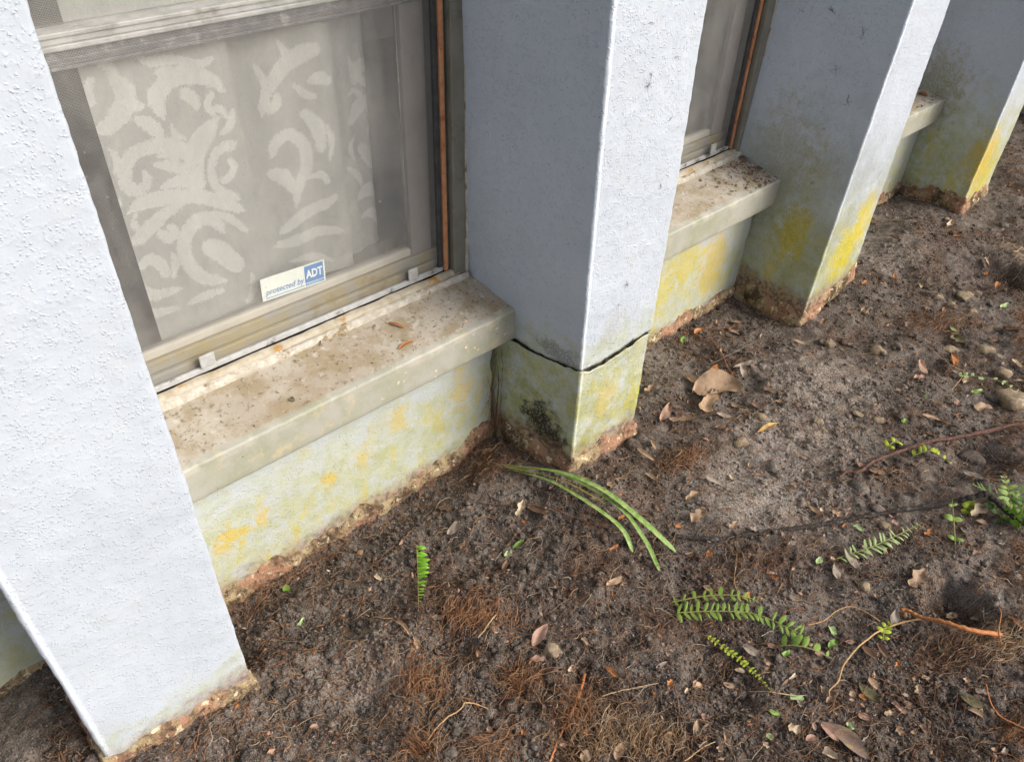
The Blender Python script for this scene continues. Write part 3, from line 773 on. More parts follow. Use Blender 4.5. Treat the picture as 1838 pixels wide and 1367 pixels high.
scroll([
    ([(1830, 430), (1850, 360), (1920, 330)], [60, 110, 80]),
    ([(1800, 640), (1850, 560), (1900, 520)], [60, 110, 70]),
    ([(1860, 760), (1900, 800), (1930, 860)], [60, 120, 70]),
    ([(1850, 1020), (1900, 980), (1950, 1000)], [60, 110, 70]),
    ([(1800, 300), (1830, 380), (1900, 440), (1960, 430)], [20, 50, 60, 30]),
    ([(1790, 500), (1840, 480), (1920, 600), (1900, 700)], [20, 40, 60, 40]),
    ([(1780, 860), (1840, 900), (1870, 960)], [20, 60, 30]),
    ([(1860, 1120), (1920, 1100), (1960, 1150)], [30, 80, 40]),
    ([(1830, 700), (1800, 760), (1830, 830)], [20, 50, 20]),
], 2)
cur2 = empty('curtain', (.5, .16, .386)); tag(cur2, 'plain greyish curtain behind the second window', 'curtain')
for a, b, yy in ((.28, .52, .154), (.50, .772, .158)):
    unshift(panel('curtain_panel', a, b, .372, 1.55, yy, .003, mat_curtain2, cur2, 60), cur2)

# ------------------------------------------------------------------ security sticker on the near pane
mat_stk = simple('sticker_paper', (.70, .76, .70), (.66, .72, .67), 80, .5, .3, 0)
mat_blue = simple('sticker_blue', (.07, .21, .48), (.09, .24, .52), 60, .5, .3, 0)
mat_stkw = simple('sticker_white', (.78, .82, .78), (.74, .78, .75), 60, .5, .3, 0)
stk = empty('security_sticker', (-.378, .1305, .391)); stk.rotation_euler = (0, math.radians(2.9), 0)
tag(stk, 'small white and blue alarm company sticker on the near window pane', 'sticker')
SW, SH = .1125, .0400
MB().box(0, SW, -.0003, 0, 0, SH).build('backing', mat_stk, stk)
sx0, sx1 = .0755, .1095
MB().quad((sx0, -.0006, .0075), (sx1, -.0006, .0075), (sx1, -.0006, .0375), (sx0, -.0006, .0375)).build('blue_square', mat_blue, stk)
MB().quad((sx0, -.0006, .0022), (sx1, -.0006, .0022), (sx1, -.0006, .0062), (sx0, -.0006, .0062)).build('blue_strip', mat_blue, stk)
MB().quad((sx0 + .002, -.0008, .0038), (sx1 - .002, -.0008, .0038), (sx1 - .002, -.0008, .0044), (sx0 + .002, -.0008, .0044)).build('strip_line', mat_stkw, stk)
MB().quad((.006, -.0006, .0032), (.0735, -.0006, .0032), (.0735, -.0006, .0046), (.006, -.0006, .0046)).build('underline', mat_blue, stk)
def lettering(text, x, z, wd, ht, mat, shear, off):
    cu = bpy.data.curves.new('lettering', 'FONT'); cu.body = text; cu.shear = shear; cu.offset = off; cu.resolution_u = 3
    t = bpy.data.objects.new('lettering_tmp', cu); COL.objects.link(t)
    bpy.context.view_layer.update()
    me = bpy.data.meshes.new_from_object(t.evaluated_get(bpy.context.evaluated_depsgraph_get()))
    bpy.data.objects.remove(t)
    co = np.zeros(len(me.vertices) * 3); me.vertices.foreach_get('co', co); co = co.reshape(-1, 3)
    lo = co.min(0); hi = co.max(0)
    q = np.zeros_like(co); q[:, 0] = x + (co[:, 0] - lo[0]) / (hi[0] - lo[0]) * wd; q[:, 1] = -.0009; q[:, 2] = z + (co[:, 1] - lo[1]) / (hi[1] - lo[1]) * ht
    me.vertices.foreach_set('co', q.ravel()); me.materials.clear(); me.materials.append(mat); me.update()
    o = bpy.data.objects.new('lettering', me); return link(o, stk)
lettering('protected by', .0062, .0060, .0675, .0140, mat_blue, .22, .006)
lettering('ADT', sx0 + .002, .0150, .0300, .0150, mat_stkw, .0, .030)

# ------------------------------------------------------------------ plants
def leafy(name, c1, c2, c3=None, rough=.45, spec=.35, vein=True):
    M = Mat(name, rough, spec)
    a = M.noise(110, 3, .6)
    col = M.mix(M.step(a, .35, .65), c1, c2)
    if c3: col = M.mix(M.step(M.noise(45, 4, .7, off=4), .54, .66), col, c3)
    M.b.inputs['Subsurface Weight'].default_value = 0.0
    return M.done(col, M.bump(M.noise(240, 3, .6), .0006, .6))
GREEN = leafy('fern_green', (.125, .22, .03), (.18, .285, .05), (.24, .30, .06))
PALE = leafy('pale_fern_green', (.30, .42, .16), (.38, .48, .22))
LIME = leafy('lime_fern_green', (.28, .38, .02), (.36, .44, .03))
BRIGHT = leafy('bright_fern_green', (.17, .40, .02), (.22, .46, .04))
DEEP = leafy('deep_green', (.04, .10, .012), (.08, .17, .02))
BLADE = leafy('grass_green', (.14, .25, .045), (.25, .36, .12), (.33, .38, .15), rough=.4)
STEMM = leafy('stem_tan_green', (.28, .24, .08), (.22, .24, .06))

def leaflet_mesh(name, mat, wr=.32, nl=7):
    V = []; 
    for i in range(nl):
        t = i / (nl - 1); w = wr * .5 * (math.sin(math.pi * min(1, t * .85 + .12)) ** .6) * (1 if t < .97 else .25)
        z = .10 * math.sin(t * math.pi)
        V += [(t, -w, z - .05), (t, 0, z), (t, w, z - .05)]
    me = bpy.data.meshes.new(name); me.from_pydata(V, [], grid_faces(nl, 3).tolist()); me.materials.append(mat)
    for p in me.polygons: p.use_smooth = True
    return me
LM = {}
def frond(px, n, plen, mat, label, sides=(1, 1), wr=.34, lift=.006, skip=.0, arch=.012, heights=None, cat='fern', ang=72, taper=.45, tilt=0.25):
    P = []
    for k, (u, v) in enumerate(px):
        h = lift if heights is None else heights[k]
        P.append(on_ground(u, v, h))
    C = catmull(np.array(P), 40)
    C[:, 2] += arch * np.sin(np.linspace(0, math.pi, 40)) if heights is None else 0
    base = C[0].copy()
    e = empty('fern_frond', tuple(base)); tag(e, label, cat)
    R = np.linspace(.0011, .0005, 40)
    v, f = tubes((C - base)[None], R[None], 5); mesh_np('stem', v, f, STEMM, e)
    key = (mat.name, wr)
    if key not in LM: LM[key] = leaflet_mesh('leaflet', mat, wr)
    T = np.gradient(C, axis=0); T /= np.linalg.norm(T, axis=1, keepdims=True)
    rr = random.Random(hash(label) % 1000 if False else len(label) * 7 + n)
    for i in range(n):
        t = (i + .5) / n; k = int(t * 39); tv = Vector(T[k]); up = Vector((0, 0, 1)); side = tv.cross(up).normalized(); up2 = side.cross(tv).normalized()
        for sd, on in ((1, sides[0]), (-1, sides[1])):
            if not on or rr.random() < skip: continue
            a = math.radians(ang + rr.uniform(-17, 17))
            d = (tv * math.cos(a) + side * sd * math.sin(a) + up2 * rr.uniform(-.05, tilt)).normalized()
            L = plen * (1 - (1 - taper) * abs(2 * t - .75) ** 1.6) * rr.uniform(.85, 1.1)
            yv = up2.cross(d).normalized(); zv = d.cross(yv)
            o = bpy.data.objects.new('leaflet', LM[key]); link(o, e)
            o.matrix_local = Matrix.Translation(Vector(C[k] - base)) @ Matrix((d * L, yv * L * rr.uniform(.65, 1.1), zv * L * rr.uniform(-.6, 2.2))).transposed().to_4x4()
    return e
frond([(748, 978), (750, 1030), (751, 1084)], 19, .022, BRIGHT, 'short bright green fern piece standing on edge on bare soil', sides=(0, 1), lift=.010, arch=.0, wr=.42, tilt=.6)
frond([(1206, 1080), (1270, 1075), (1330, 1076), (1362, 1080)], 12, .0145, GREEN, 'upper green fern frond of the pair lying left of the smooth patch', wr=.42)
frond([(1216, 1099), (1290, 1103), (1360, 1110), (1442, 1140)], 20, .019, GREEN, 'long green fern frond with even leaflets, lower one of the pair', wr=.33, lift=.009, taper=1.15, skip=.04)
frond([(1268, 1140), (1310, 1178), (1350, 1212), (1385, 1240)], 17, .008, LIME, 'thin yellow green fern stem with tiny leaflets on dark soil', wr=.6, taper=.4)
frond([(1400, 1158), (1440, 1168), (1495, 1182)], 5, .026, GREEN, 'torn fern piece with a few broad leaflets pointing up', sides=(0, 1), wr=.55, tilt=.5)
frond([(1502, 1002), (1560, 988), (1600, 970), (1655, 938)], 19, .021, PALE, 'pale green fern frond partly covered by a grey brown leaf', wr=.26, skip=.12)
frond([(1716, 672), (1750, 682), (1790, 690), (1836, 705)], 9, .015, PALE, 'pale round leafed fern stem beside the large tan stone', wr=.75, skip=.18)
frond([(1638, 818), (1660, 816), (1680, 822), (1712, 836)], 8, .018, LIME, 'yellow green fern piece just below the long red branch', sides=(0, 1), wr=.5)
frond([(1588, 806), (1602, 800), (1616, 793)], 3, .018, LIME, 'tiny yellow green fern tip above the long red branch', wr=.5)
frond([(1584, 1150), (1588, 1128), (1600, 1116)], 4, .013, LIME, 'small yellowish sprout under the thin orange root', wr=.6, heights=[0.002, .015, .025])
frond([(1736, 925), (1741, 908), (1746, 896)], 4, .018, LIME, 'small lime sprout of round leaves under the grey root', wr=.7, heights=[0, .012, .02])
frond([(1715, 985), (1712, 930), (1709, 895)], 3, .018, GREEN, 'single thin upright sprout with two small leaves', wr=.6, heights=[0, .02, .04])
for k, (a, b, c, l) in enumerate([((1800, 940), (1780, 890), (1745, 868), 'leftmost'), ((1815, 940), (1812, 890), (1800, 850), 'tallest upright'), ((1830, 945), (1838, 900), (1850, 860), 'rightmost dark'), ((1815, 945), (1825, 925), (1842, 912), 'lowest')]):
    frond([a, b, c], 8, .024, (DEEP, GREEN, DEEP, BRIGHT)[k], f'{l} frond of the green fern clump at the right edge', wr=.4, heights=[0.0, .03, .05], skip=.1)

# long grass blades at the foot of the cracked pillar
def blade(e, px, hs, wid, mat, base):
    P = np.array([on_ground(u, v, h) for (u, v), h in zip(px, hs)]); C = catmull(P, 30) - base
    T = np.gradient(C, axis=0); T /= np.linalg.norm(T, axis=1, keepdims=True); S = np.cross(T, (0, 0, 1)); S /= np.linalg.norm(S, axis=1, keepdims=True)
    w = wid * .5 * np.interp(np.linspace(0, 1, 30), [0, .3, .85, .97, 1], [.35, .7, 1, .8, .25])[:, None]
    U = np.array([0, 0, 1.0])
    V = np.stack([C - S * w + U * w * .35, C - S * w * .5 + U * w * .1, C, C + S * w * .5 + U * w * .1, C + S * w + U * w * .35], 1)
    return mesh_np('blade', V.reshape(-1, 3), grid_faces(30, 5), mat, e)
gb = on_ground(905, 838); gt = empty('grass_tuft', tuple(gb)); tag(gt, 'long green grass blades lying out from the cracked pillar foot', 'grass')
blade(gt, [(905, 838), (1000, 846), (1080, 878), (1150, 932), (1213, 990)], [.006, .035, .045, .035, .006], .0115, BLADE, gb)
blade(gt, [(906, 840), (985, 862), (1060, 905), (1115, 948), (1136, 990)], [.004, .025, .034, .022, .004], .0088, BLADE, gb)
blade(gt, [(908, 839), (1000, 848), (1105, 905), (1155, 965), (1184, 1024)], [.005, .03, .034, .025, .004], .0085, BLADE, gb)
blade(gt, [(860, 834), (930, 842), (1010, 862), (1090, 905)], [.004, .012, .02, .018], .0035, STEMM, gb)
blade(gt, [(852, 832), (925, 836), (985, 843), (1060, 860)], [.004, .016, .028, .03], .0030, STEMM, gb)

# ------------------------------------------------------------------ dead leaves
LC = {
    'tan': leafy('leaf_tan', (.40, .285, .185), (.33, .225, .145), (.22, .15, .10), .6, .25),
    'brown': leafy('leaf_brown', (.19, .115, .07), (.14, .085, .055), (.09, .055, .04), .55, .3),
    'orange': leafy('leaf_orange', (.42, .17, .05), (.32, .13, .045), (.20, .09, .04), .5, .3),
    'grey': leafy('leaf_grey', (.34, .285, .23), (.27, .225, .18), (.19, .15, .12), .65, .2),
    'pink': leafy('leaf_pink', (.42, .27, .20), (.34, .21, .155), (.24, .15, .11), .6, .25),
    'cream': leafy('leaf_cream', (.55, .44, .30), (.46, .36, .25), (.30, .22, .15), .6, .25),
    'yellow': leafy('leaf_yellow', (.48, .30, .07), (.40, .26, .09), (.25, .16, .07), .55, .3),
    'olive': leafy('leaf_olive', (.14, .12, .06), (.10, .09, .05), (.07, .06, .04), .6, .2),
    'mauve': leafy('leaf_mauve', (.23, .165, .125), (.18, .125, .095), (.34, .24, .11), .5, .3),
    'green': leafy('bit_green', (.13, .25, .04), (.18, .30, .06)),
    'pgreen': leafy('bit_pale_green', (.34, .46, .18), (.42, .54, .26)),
}
def leaf(name, u0, v0, u1, v1, wpx, mat, label, cat, group=None, shape='lance', curl=.25, rise=.0, seed=0, roll=0.0, lift=.004):
    r = random.Random(seed * 13 + 5)
    a = Vector(on_ground(u0, v0, lift)); b = Vector(on_ground(u1, v1, lift + rise))
    d = b - a; L = d.length
    depth = (a - Vector(CAM_POS)).length; W = wpx / FPX * depth * 1.05
    d.normalize(); side = d.cross(Vector((0, 0, 1))).normalized(); up = side.cross(d)
    if roll: q = Matrix.Rotation(roll, 3, d); side = q @ side; up = q @ up
    nl, nw = 13, 7; V = []
    bend = r.uniform(-.06, .06)
    for i in range(nl):
        t = i / (nl - 1)
        if shape == 'lance': w = math.sin(math.pi * t ** .85) ** .75
        elif shape == 'oval': w = (max(0, 1 - (2 * t - 1) ** 2)) ** .5
        elif shape == 'torn': w = (1 - .35 * t) * (1 if 0 < t else .7) * (1 if t < 1 else .55)
        elif shape == 'willow': w = math.sin(math.pi * t) ** 1.2
        else: w = (max(0, 1 - (2 * t - 1) ** 2)) ** .5 * (1 + .35 * math.sin(t * 13 + seed))
        jag = 1 + (.16 if shape in ('torn', 'lobed') else .045) * r.uniform(-1, 1)
        w = max(.04, w) * W * .5 * jag
        for j in range(nw):
            s_ = (j / (nw - 1)) * 2 - 1
            h = curl * W * (.5 * s_ * s_ - .1) + curl * L * .16 * math.sin(math.pi * t * .9) * (1 if seed % 2 else -.25) + .07 * W * math.sin(7 * t + 3 * s_ + seed)
            h += curl * L * .18 * t * t * (1 if seed % 3 == 0 else 0)
            h -= .04 * W * (1 - min(1, abs(s_) * 4))      # midrib groove
            V.append(d * (L * t) + side * (s_ * w + bend * L * math.sin(math.pi * t)) + up * h)
    hmin = min(q.z for q in V)
    V = [(q.x, q.y, q.z) for q in V]
    o = mesh_np(name, V, grid_faces(nl, nw), mat)
    o.location = a - Vector((0, 0, hmin * .6 if hmin < 0 else 0))
    tag(o, label, cat, group); return o

MARKS = [(1280, 712, 'the large half buried tan leaf'), (1030, 840, 'the cracked pillar foot'), (970, 1150, 'the pinkish brown leaf at bottom centre'), (1330, 1090, 'the pair of green fern fronds'), (1580, 970, 'the pale fern frond'), (1525, 1330, 'the large mauve leaf'),
         (1817, 716, 'the large tan stone'), (1650, 795, 'the long red branch'), (1712, 1090, 'the dark hole'), (1440, 560, 'the yellow stained pillar foot'), (1720, 370, 'the farthest pillar foot'), (750, 1030, 'the bright upright fern piece'), (1160, 960, 'the grass blade tips'),
         (520, 1030, 'the foot of the low wall'), (450, 1235, 'the nearest pillar corner'), (762, 1232, 'the lower left rusty root mat'), (1105, 1335, 'the tan root mat at the bottom edge'), (1330, 1190, 'the thin fern stem'), (1500, 940, 'the dark crusted root'), (1575, 631, 'the blocky tan stone'), (1500, 1100, 'the smooth soil patch'), (1790, 900, 'the fern clump at the right edge'), (1560, 1240, 'the dark flat leaf'), (1740, 610, 'the olive lobed leaf')]
def whereabouts(u, v):
    a, b, t_ = min(MARKS, key=lambda m: math.hypot(m[0] - u, m[1] - v)); dx, dy = u - a, v - b
    far = 'far ' if math.hypot(dx, dy) > 95 else ('just ' if math.hypot(dx, dy) < 45 else '')
    far = far if far == 'just ' else ''
    return far + (('right of ' if dx > 0 else 'left of ') if abs(dx) > abs(dy) else ('below ' if dy > 0 else 'above ')) + t_
HUE = {'tan': 'tan', 'brown': 'dark brown', 'orange': 'orange', 'grey': 'grey', 'pink': 'pinkish', 'cream': 'cream', 'yellow': 'yellow', 'olive': 'olive', 'mauve': 'mauve', 'green': 'bright green', 'pgreen': 'pale green'}
FORM = {'lance': 'pointed', 'oval': 'oval', 'torn': 'torn', 'lobed': 'crinkled', 'willow': 'narrow'}
GROUPED = ('small dry leaf lying on the dark soil', 'leaf', 'small dry leaves scattered over the soil')
LEAVES = [  # named ones first: u0,v0,u1,v1,width,colour,shape,curl,label
 (1243, 707, 1330, 699, 60, 'tan', 'oval', .5, 'large broad tan leaf half buried right of the cracked pillar'),
 (1263, 740, 1288, 708, 24, 'tan', 'torn', .3, 'torn tan flap leaning on the large half buried leaf'),
 (1274, 675, 1289, 656, 12, 'orange', 'oval', .25, 'small orange oval leaf above the large tan leaf'),
 (1231, 675, 1258, 693, 16, 'tan', 'oval', .4, 'rounded tan leaf touching the left of the large tan leaf'),
 (1185, 757, 1204, 723, 15, 'pink', 'lance', .3, 'pinkish upright leaf close to the cracked pillar front'),
 (1202, 754, 1247, 751, 13, 'tan', 'lobed', .35, 'long tan leaf pointing right from the pinkish upright leaf'),
 (1357, 778, 1399, 759, 10, 'yellow', 'willow', .3, 'slim yellow leaf with a stalk below a cream stone'),
 (956, 1159, 985, 1118, 19, 'pink', 'lance', .3, 'pinkish brown leaf standing beside a grey stone, bottom centre'),
 (951, 1183, 980, 1183, 10, 'pink', 'lobed', .3, 'crumpled pale leaf just below the pinkish brown leaf'),
 (1513, 978, 1543, 1030, 15, 'grey', 'willow', .25, 'long grey brown leaf lying across the pale fern frond'),
 (1504, 1042, 1498, 1010, 12, 'grey', 'lance', .2, 'short grey leaf left of the pale fern frond'),
 (1602, 1127, 1610, 1090, 13, 'grey', 'willow', .2, 'silvery narrow leaf upright beside the orange root tip'),
 (1632, 1052, 1662, 1022, 19, 'tan', 'lobed', .3, 'ragged tan leaf with a hole, below the pale fern'),
 (1493, 1299, 1560, 1363, 27, 'mauve', 'lance', .2, 'large mauve brown leaf with yellow edges at the bottom edge'),
 (1474, 1296, 1504, 1332, 18, 'pink', 'lance', .2, 'dull pinkish leaf tucked left of the large mauve leaf'),
 (1477, 1347, 1502, 1360, 16, 'cream', 'torn', .5, 'crumpled cream leaf scrap at the bottom edge'),
 (1333, 1158, 1363, 1180, 14, 'grey', 'oval', .3, 'blunt grey oval leaf between two fern stems'),
 (1541, 1228, 1578, 1264, 17, 'olive', 'lance', .2, 'dark flat leaf at the lower right beneath a tan leaf'),
 (1560, 1216, 1576, 1237, 12, 'tan', 'oval', .3, 'tan leaf resting on the dark flat leaf'),
 (1549, 1158, 1576, 1184, 13, 'brown', 'lance', .3, 'brown leaf left of an upright dark brown leaf'),
 (1577, 1153, 1594, 1188, 11, 'brown', 'lance', .4, 'upright dark brown leaf below the yellowish sprout'),
 (1088, 1051, 1118, 1036, 12, 'tan', 'oval', .2, 'lone tan leaf below the longest grass blade tips'),
 (1241, 938, 1264, 918, 18, 'tan', 'lobed', .35, 'broad tan leaf at the left end of the dark root'),
 (804, 960, 826, 937, 15, 'grey', 'oval', .3, 'grey brown oval leaf on bare soil near the wall'),
 (927, 926, 941, 897, 11, 'cream', 'lobed', .5, 'pale curled leaf beside the brown root near the grass'),
 (1154, 846, 1184, 866, 8, 'tan', 'willow', .5, 'thin curved tan leaf right of the cracked pillar foot'),
 (1143, 803, 1175, 830, 9, 'tan', 'lance', .3, 'narrow tan leaf close to the cracked pillar right corner'),
 (1653, 645, 1662, 672, 11, 'pink', 'oval', .2, 'pink orange oval leaf far right of the cracked pillar'),
 (1708, 634, 1712, 661, 10, 'orange', 'lance', .3, 'glossy orange leaf standing near far stones'),
 (1711, 604, 1730, 623, 16, 'olive', 'lobed', .4, 'olive lobed leaf among the far stones'),
 (1561, 843, 1592, 853, 11, 'tan', 'oval', .25, 'tan leaf below the left end of the red branch'),
 (1728, 845, 1771, 861, 12, 'grey', 'lance', .25, 'long grey leaf under the fern at right'),
 (1743, 926, 1774, 910, 16, 'cream', 'lobed', .5, 'curled pale leaf hanging under the bend of the grey root'),
 (1105, 1364, 1118, 1334, 15, 'tan', 'oval', .25, 'tan leaf at the bottom edge left of the straw stalks'),
 (1045, 1367, 1060, 1347, 17, 'tan', 'oval', .3, 'rounded tan leaf cut by the bottom edge'),
 (1245, 1320, 1254, 1288, 8, 'tan', 'willow', .2, 'slim tan leaf beside the dark upright stem'),
 (1413, 1304, 1436, 1317, 13, 'cream', 'lobed', .5, 'crumpled cream and pink leaf in the lower right soil'),
 (1088, 1196, 1107, 1215, 9, 'orange', 'oval', .3, 'shiny orange curled leaf in the lower middle'),
 (1751, 734, 1779, 732, 15, 'tan', 'torn', .3, 'broad tan leaf below the rough dark stone'),
 (1722, 1246, 1768, 1271, 17, 'olive', 'lance', .25, 'long dull leaf in the lower right corner shade'),
]
SMALL = [
 (1285, 744, 1314, 752, 10, 'grey'), (1283, 769, 1307, 767, 10, 'brown'), (1312, 726, 1330, 735, 10, 'tan'), (1328, 733, 1347, 743, 9, 'tan'), (1348, 721, 1364, 734, 8, 'pink'),
 (1168, 791, 1178, 812, 8, 'tan'), (1316, 660, 1352, 649, 8, 'grey'), (1331, 660, 1335, 683, 12, 'grey'), (1157, 704, 1174, 694, 11, 'tan'), (1309, 575, 1335, 583, 8, 'tan'), (1310, 592, 1328, 602, 7, 'pink'),
 (1246, 600, 1261, 592, 10, 'orange'), (1371, 698, 1395, 706, 11, 'brown'), (1639, 680, 1662, 678, 9, 'pink'), (1535, 832, 1554, 839, 10, 'pink'), (1713, 726, 1725, 722, 10, 'pink'),
 (1654, 745, 1690, 757, 7, 'tan'), (1675, 720, 1700, 733, 6, 'tan'), (1658, 775, 1685, 784, 6, 'brown'), (1680, 752, 1716, 768, 6, 'brown'), (1699, 408, 1708, 398, 8, 'cream'), (1710, 423, 1724, 427, 7, 'orange'),
 (1764, 472, 1770, 489, 10, 'tan'), (1598, 423, 1615, 435, 9, 'brown'), (1797, 415, 1812, 411, 7, 'brown'), (1779, 533, 1785, 523, 7, 'orange'), (1450, 909, 1478, 926, 9, 'tan'), (1565, 908, 1577, 921, 10, 'pink'),
 (1493, 918, 1515, 929, 10, 'tan'), (1749, 935, 1773, 945, 9, 'tan'), (1727, 946, 1735, 958, 10, 'grey'), (1741, 1111, 1757, 1113, 9, 'tan'), (1600, 937, 1614, 943, 8, 'pink'), (1659, 960, 1671, 952, 7, 'orange'),
 (1524, 1240, 1534, 1253, 11, 'tan'), (1539, 1283, 1563, 1293, 12, 'pink'), (1541, 1247, 1556, 1255, 9, 'orange'), (1602, 1259, 1626, 1281, 8, 'pink'), (1607, 1304, 1621, 1321, 10, 'tan'), (1515, 1152, 1537, 1154, 8, 'pink'),
 (1684, 1158, 1703, 1186, 15, 'olive'), (1724, 1262, 1767, 1289, 9, 'tan'), (1653, 1300, 1663, 1316, 9, 'brown'), (1198, 1232, 1207, 1221, 8, 'orange'), (1257, 1283, 1270, 1289, 10, 'pink'), (1297, 1226, 1321, 1236, 9, 'tan'),
 (1177, 1200, 1200, 1188, 7, 'grey'), (711, 1114, 736, 1140, 7, 'tan'), (743, 1142, 750, 1166, 8, 'tan'), (796, 1085, 805, 1101, 8, 'grey'), (876, 1305, 884, 1315, 9, 'tan'), (887, 1303, 904, 1298, 8, 'tan'),
 (1267, 860, 1303, 879, 8, 'grey'), (1231, 898, 1256, 885, 10, 'tan'), (1449, 908, 1468, 919, 9, 'tan'), (1420, 868, 1432, 874, 9, 'tan'), (902, 1024, 912, 1006, 9, 'brown'), (828, 986, 836, 972, 7, 'brown'),
 (1090, 868, 1104, 876, 10, 'tan'), (1040, 1080, 1060, 1074, 7, 'brown'), (820, 820, 838, 812, 12, 'brown'), (865, 815, 885, 806, 9, 'tan'), (850, 835, 862, 842, 8, 'brown'), (785, 912, 812, 918, 10, 'brown'),
 (480, 1355, 496, 1349, 10, 'pink'), (505, 1118, 512, 1130, 7, 'brown'), (945, 905, 985, 925, 10, 'brown'), (1175, 905, 1195, 915, 7, 'brown'), (1560, 395, 1572, 402, 7, 'tan'), (1640, 400, 1655, 408, 7, 'brown'),
 (1800, 588, 1826, 596, 12, 'brown'), (1772, 610, 1792, 618, 12, 'brown'), (1820, 645, 1832, 660, 8, 'cream'), (1810, 1105, 1835, 1130, 8, 'orange'), (1420, 610, 1450, 620, 6, 'cream'), (1790, 790, 1812, 800, 9, 'brown'),
]
for k, (u0, v0, u1, v1, w, c, sh, cl, lab) in enumerate(LEAVES):
    leaf('dead_leaf', u0, v0, u1, v1, w, LC[c], lab, 'leaf', None, sh, cl, seed=k + 1, lift=.005, rise=.012 if 'standing' in lab or 'upright' in lab else .003)
_r = random.Random(99)
for _ in range(210):
    if _r.random() < .62: u, v = _r.uniform(1180, 1830), _r.uniform(430, 1360)
    else: u, v = _r.uniform(480, 1830), _r.uniform(600, 1360)
    q = on_plane(u, v, 2, 0)
    if q[1] > -.03 or any(a < q[0] < b and q[1] > -.23 for a, b in ((-.87, -.62), (-.01, .22), (.79, 1.06), (1.65, 1.86))): continue
    ll = _r.uniform(8, 21) * (1.1 if v > 900 else .8); aa = _r.uniform(0, 6.28)
    SMALL.append((u, v, u + ll * math.cos(aa), v + .7 * ll * math.sin(aa), ll * _r.uniform(.3, .5), _r.choice(['tan', 'pink', 'brown', 'brown', 'grey', 'tan', 'orange', 'cream'])))
for k, (u0, v0, u1, v1, w, c) in enumerate(SMALL):
    shp = ('lance', 'oval', 'torn', 'lobed', 'willow')[k % 5]
    leaf('dead_leaf', u0, v0, u1, v1, w, LC[c], f'small {HUE[c]} {FORM[shp]} leaf {whereabouts(u0, v0)}', *GROUPED[1:], shape=shp, curl=.3 + .15 * (k % 3), seed=k + 60, lift=.004)
GBITS = [(510, 1052, 522, 1061, 12, 'green'), (536, 1122, 546, 1108, 6, 'pgreen'), (905, 998, 918, 988, 8, 'pgreen'), (920, 984, 942, 966, 8, 'green'), (1491, 1124, 1497, 1141, 11, 'pgreen'), (1488, 1166, 1500, 1150, 13, 'green'),
         (1378, 1276, 1402, 1285, 8, 'green'), (1418, 1249, 1443, 1255, 10, 'pgreen'), (1376, 1316, 1388, 1327, 10, 'pgreen'), (1224, 616, 1230, 604, 9, 'green'), (1534, 942, 1549, 954, 8, 'pgreen'), (1465, 1012, 1474, 1002, 10, 'pgreen'),
         (1705, 586, 1717, 598, 7, 'pgreen'), (1745, 705, 1764, 702, 8, 'green'), (1618, 757, 1630, 754, 9, 'green'), (1660, 708, 1665, 714, 6, 'green'), (1405, 1176, 1418, 1168, 8, 'green'), (1522, 1306, 1530, 1300, 13, 'pgreen'), (1795, 553, 1810, 545, 7, 'pgreen'),
         (1804, 736, 1816, 733, 8, 'green'), (800, 1195, 806, 1190, 8, 'pgreen'), (770, 1136, 778, 1132, 8, 'green'), (1139, 1067, 1142, 1062, 7, 'green'), (1790, 860, 1796, 850, 7, 'green'), (996, 1362, 1010, 1352, 12, 'green')]
for k, (u0, v0, u1, v1, w, c) in enumerate(GBITS[:19]):
    leaf('leaf_scrap', u0, v0, u1, v1, w, LC[c], f'{HUE[c]} leaf scrap {whereabouts(u0, v0)}', 'leaf scrap', 'fresh green leaf scraps on the soil', shape=('lance', 'torn', 'oval')[k % 3], curl=.3, seed=k + 200)

# ------------------------------------------------------------------ stones
mat_stone = simple('limestone', (.33, .26, .17), (.21, .165, .12), 90, .9, .15, .004, (.44, .38, .28))
mat_stone2 = simple('dark_stone', (.10, .085, .07), (.15, .13, .11), 70, .9, .15, .004, (.06, .05, .045))
mat_nut = simple('nut_shell', (.24, .14, .07), (.17, .09, .045), 90, .6, .3, .001)
def stone_mesh(name, seed, rx, ry, rz, mat):
    import bmesh
    bm = bmesh.new(); bmesh.ops.create_icosphere(bm, subdivisions=3, radius=1)
    rr = random.Random(seed); planes = [Vector((rr.gauss(0, 1), rr.gauss(0, 1), rr.gauss(0, 1))).normalized() for _ in range(12)]
    for v in bm.verts:
        n = v.co.normalized(); r = 1.0
        for p in planes:
            dd = n.dot(p)
            if dd > .5: r = min(r, .66 / dd)
        r += .22 * float(fbm(np.array([n.x * 3 + seed]), np.array([n.y * 3 + n.z * 2]), 3, seed)[0])
        v.co = Vector((n.x * r * rx, n.y * r * ry, n.z * r * rz))
    me = bpy.data.meshes.new(name); bm.to_mesh(me); bm.free(); me.materials.append(mat)
    for p in me.polygons: p.use_smooth = True
    return me
